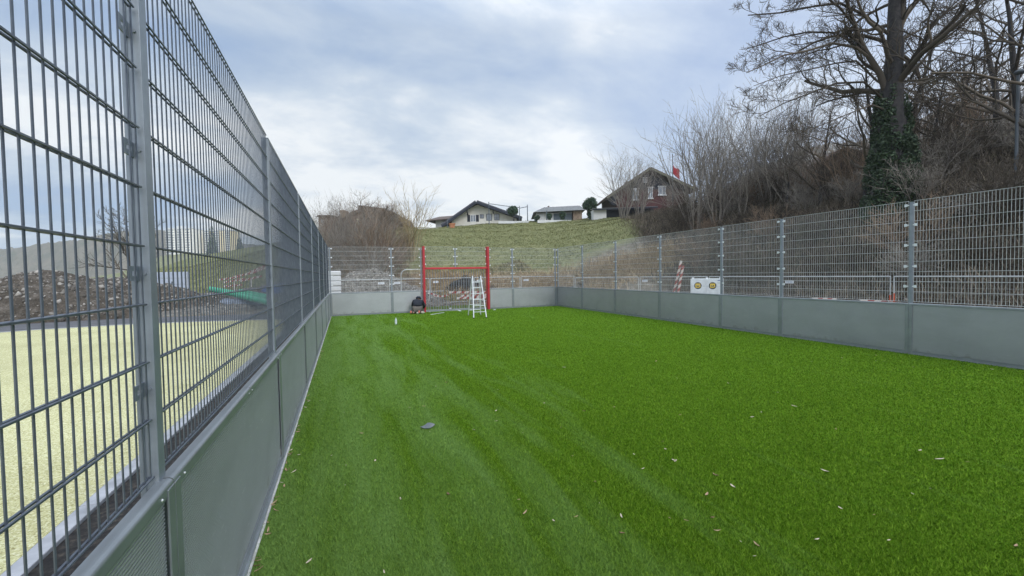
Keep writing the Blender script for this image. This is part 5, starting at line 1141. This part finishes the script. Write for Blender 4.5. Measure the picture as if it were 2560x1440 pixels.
tarp(595, 762, 23, 2.0, .7, .35, mat('steel_blue_tarp', [(0.3, (0.05, .06, .09)), (0.7, (.30, .34, .42))], rough=.5, scale=4), 'dark and blue crumpled sheeting below the green pipes', 2)
tarp(700, 745, 26, 1.2, .6, .55, mat('bright_blue_tarp', [(0.10, .16, .36)], rough=.5, scale=3), 'bright blue tarpaulin half hidden behind the second post of the left fence', 3)
bars = [((545, 700), (600, 692), 29), ((560, 706), (612, 697), 28.5), ((585, 692), (640, 680), 30), ((600, 703), (655, 690), 29), ((618, 684), (662, 664), 31), ((636, 680), (668, 668), 30), ((560, 716), (606, 712), 27), ((640, 722), (672, 716), 27)]
for (a, c, t_) in bars:
    o = barrier(at(*a, t_), at(*c, t_), .13, 'red and white striped barrier board in the scatter on the slope beyond the left fence', n=8); o['group'] = 'striped barrier boards scattered beyond the left fence'
for i, (u, v, t_) in enumerate(((585, 705, 28.5), (628, 692, 29.5))):
    p = at(u, v, t_); p[2] = gz(p[0], p[1]); b = MB(); b.beam((0, 0, 0), (0, 0, .9), .05); b.box(-.25, .25, -.06, .06, 0, .05); tag(b.build('barrier_stand', st_white, None, loc=p), ['left', 'right'][i]+' white stand carrying striped barrier boards beyond the left fence', 'stand')
# red-brown timbers at the far edge of the court
for i, (a, c, t_) in enumerate((((-40, 812), (165, 800), 21.2), ((-60, 806), (190, 793), 22))):
    pa, pc = at(*a, t_), at(*c, t_); pa[2] = pc[2] = .07+.12*i; b = MB(); b.beam((0, 0, 0), pc-pa, .12, .12); tag(b.build('timber_beam', mat('red_brown_beam', [(0.22, .09, .07)]) if not i else timber_old, None, loc=pa), ['red-brown beam lying along the far edge of the yellow court', 'pale beam lying behind the red-brown beam at the foot of the rubble mound'][i], 'beam')
# kerb along the curved far side of the court
for i in range(len(kerb_arc)-1): pass
kb = MB()
for (x0, y0), (x1, y1) in zip(ycurve[:7], ycurve[1:8]): kb.beam((x0, y0+.06, .0), (x1, y1+.06, .0), .1, .05)
tag(kb.build('curved_kerb', concrete), kind='structure')
# debris at the foot of the bank right: strips of striped board and red plastic net
for i, (u, v, u2, v2, t_) in enumerate(((2030, 747, 2090, 748, 13.3), (2150, 751, 2235, 754, 13), (2190, 757, 2262, 753, 13.4), (2262, 748, 2330, 757, 13.2), (2330, 752, 2385, 757, 13), (2360, 760, 2470, 764, 12.6), (2410, 762, 2500, 768, 13))):
    o = barrier(at(u, v, t_), at(u2, v2, t_), .07, 'weathered red and white board lying at the foot of the bank behind the right fence', n=5, th=.05); o['group'] = 'red and white boards at the foot of the bank'
# street lamp at the right edge
p = at(2549, 400, 15); z0 = gz(p[0], p[1]); hd = at(2550, 180, 15)
lm = empty('street_lamp', (hd[0], hd[1], z0), math.atan2(-_sy, _cy), 'dark street lamp whose head shows at the upper right edge of the view', 'street lamp'); H = hd[2]-z0
MB().tube([(.28, .3, -.3), (.28, .3, H+.05)], [.06, .045], 8).build('pole', darkpl, lm); b = MB(); b.tube([(.28, .3, H+.05), (.1, .1, H+.08)], .03, 6); b.build('arm', darkpl, lm); b = MB(); b.sphere((0, 0, H), .17, 14, 8, (1, 1, .55)); b.build('lamp_head', darkpl, lm, smooth=True)

# ------------------------------------------------------------------ haze
hz = bpy.data.materials.new('haze_air'); hz.use_nodes = True; t = hz.node_tree; t.nodes.clear()
o_ = t.nodes.new('ShaderNodeOutputMaterial'); v_ = t.nodes.new('ShaderNodeVolumePrincipled'); v_.inputs['Color'].default_value = (0.94, 0.97, 1.0, 1); v_.inputs['Density'].default_value = 0.00045; v_.inputs['Anisotropy'].default_value = 0.1
t.links.new(v_.outputs[0], o_.inputs['Volume'])
b = MB(); b.box(-720, 900, -500, 900, -8, 330); tag(b.build('haze', hz), 'thin pale winter haze over the valley', 'haze', kind='stuff')
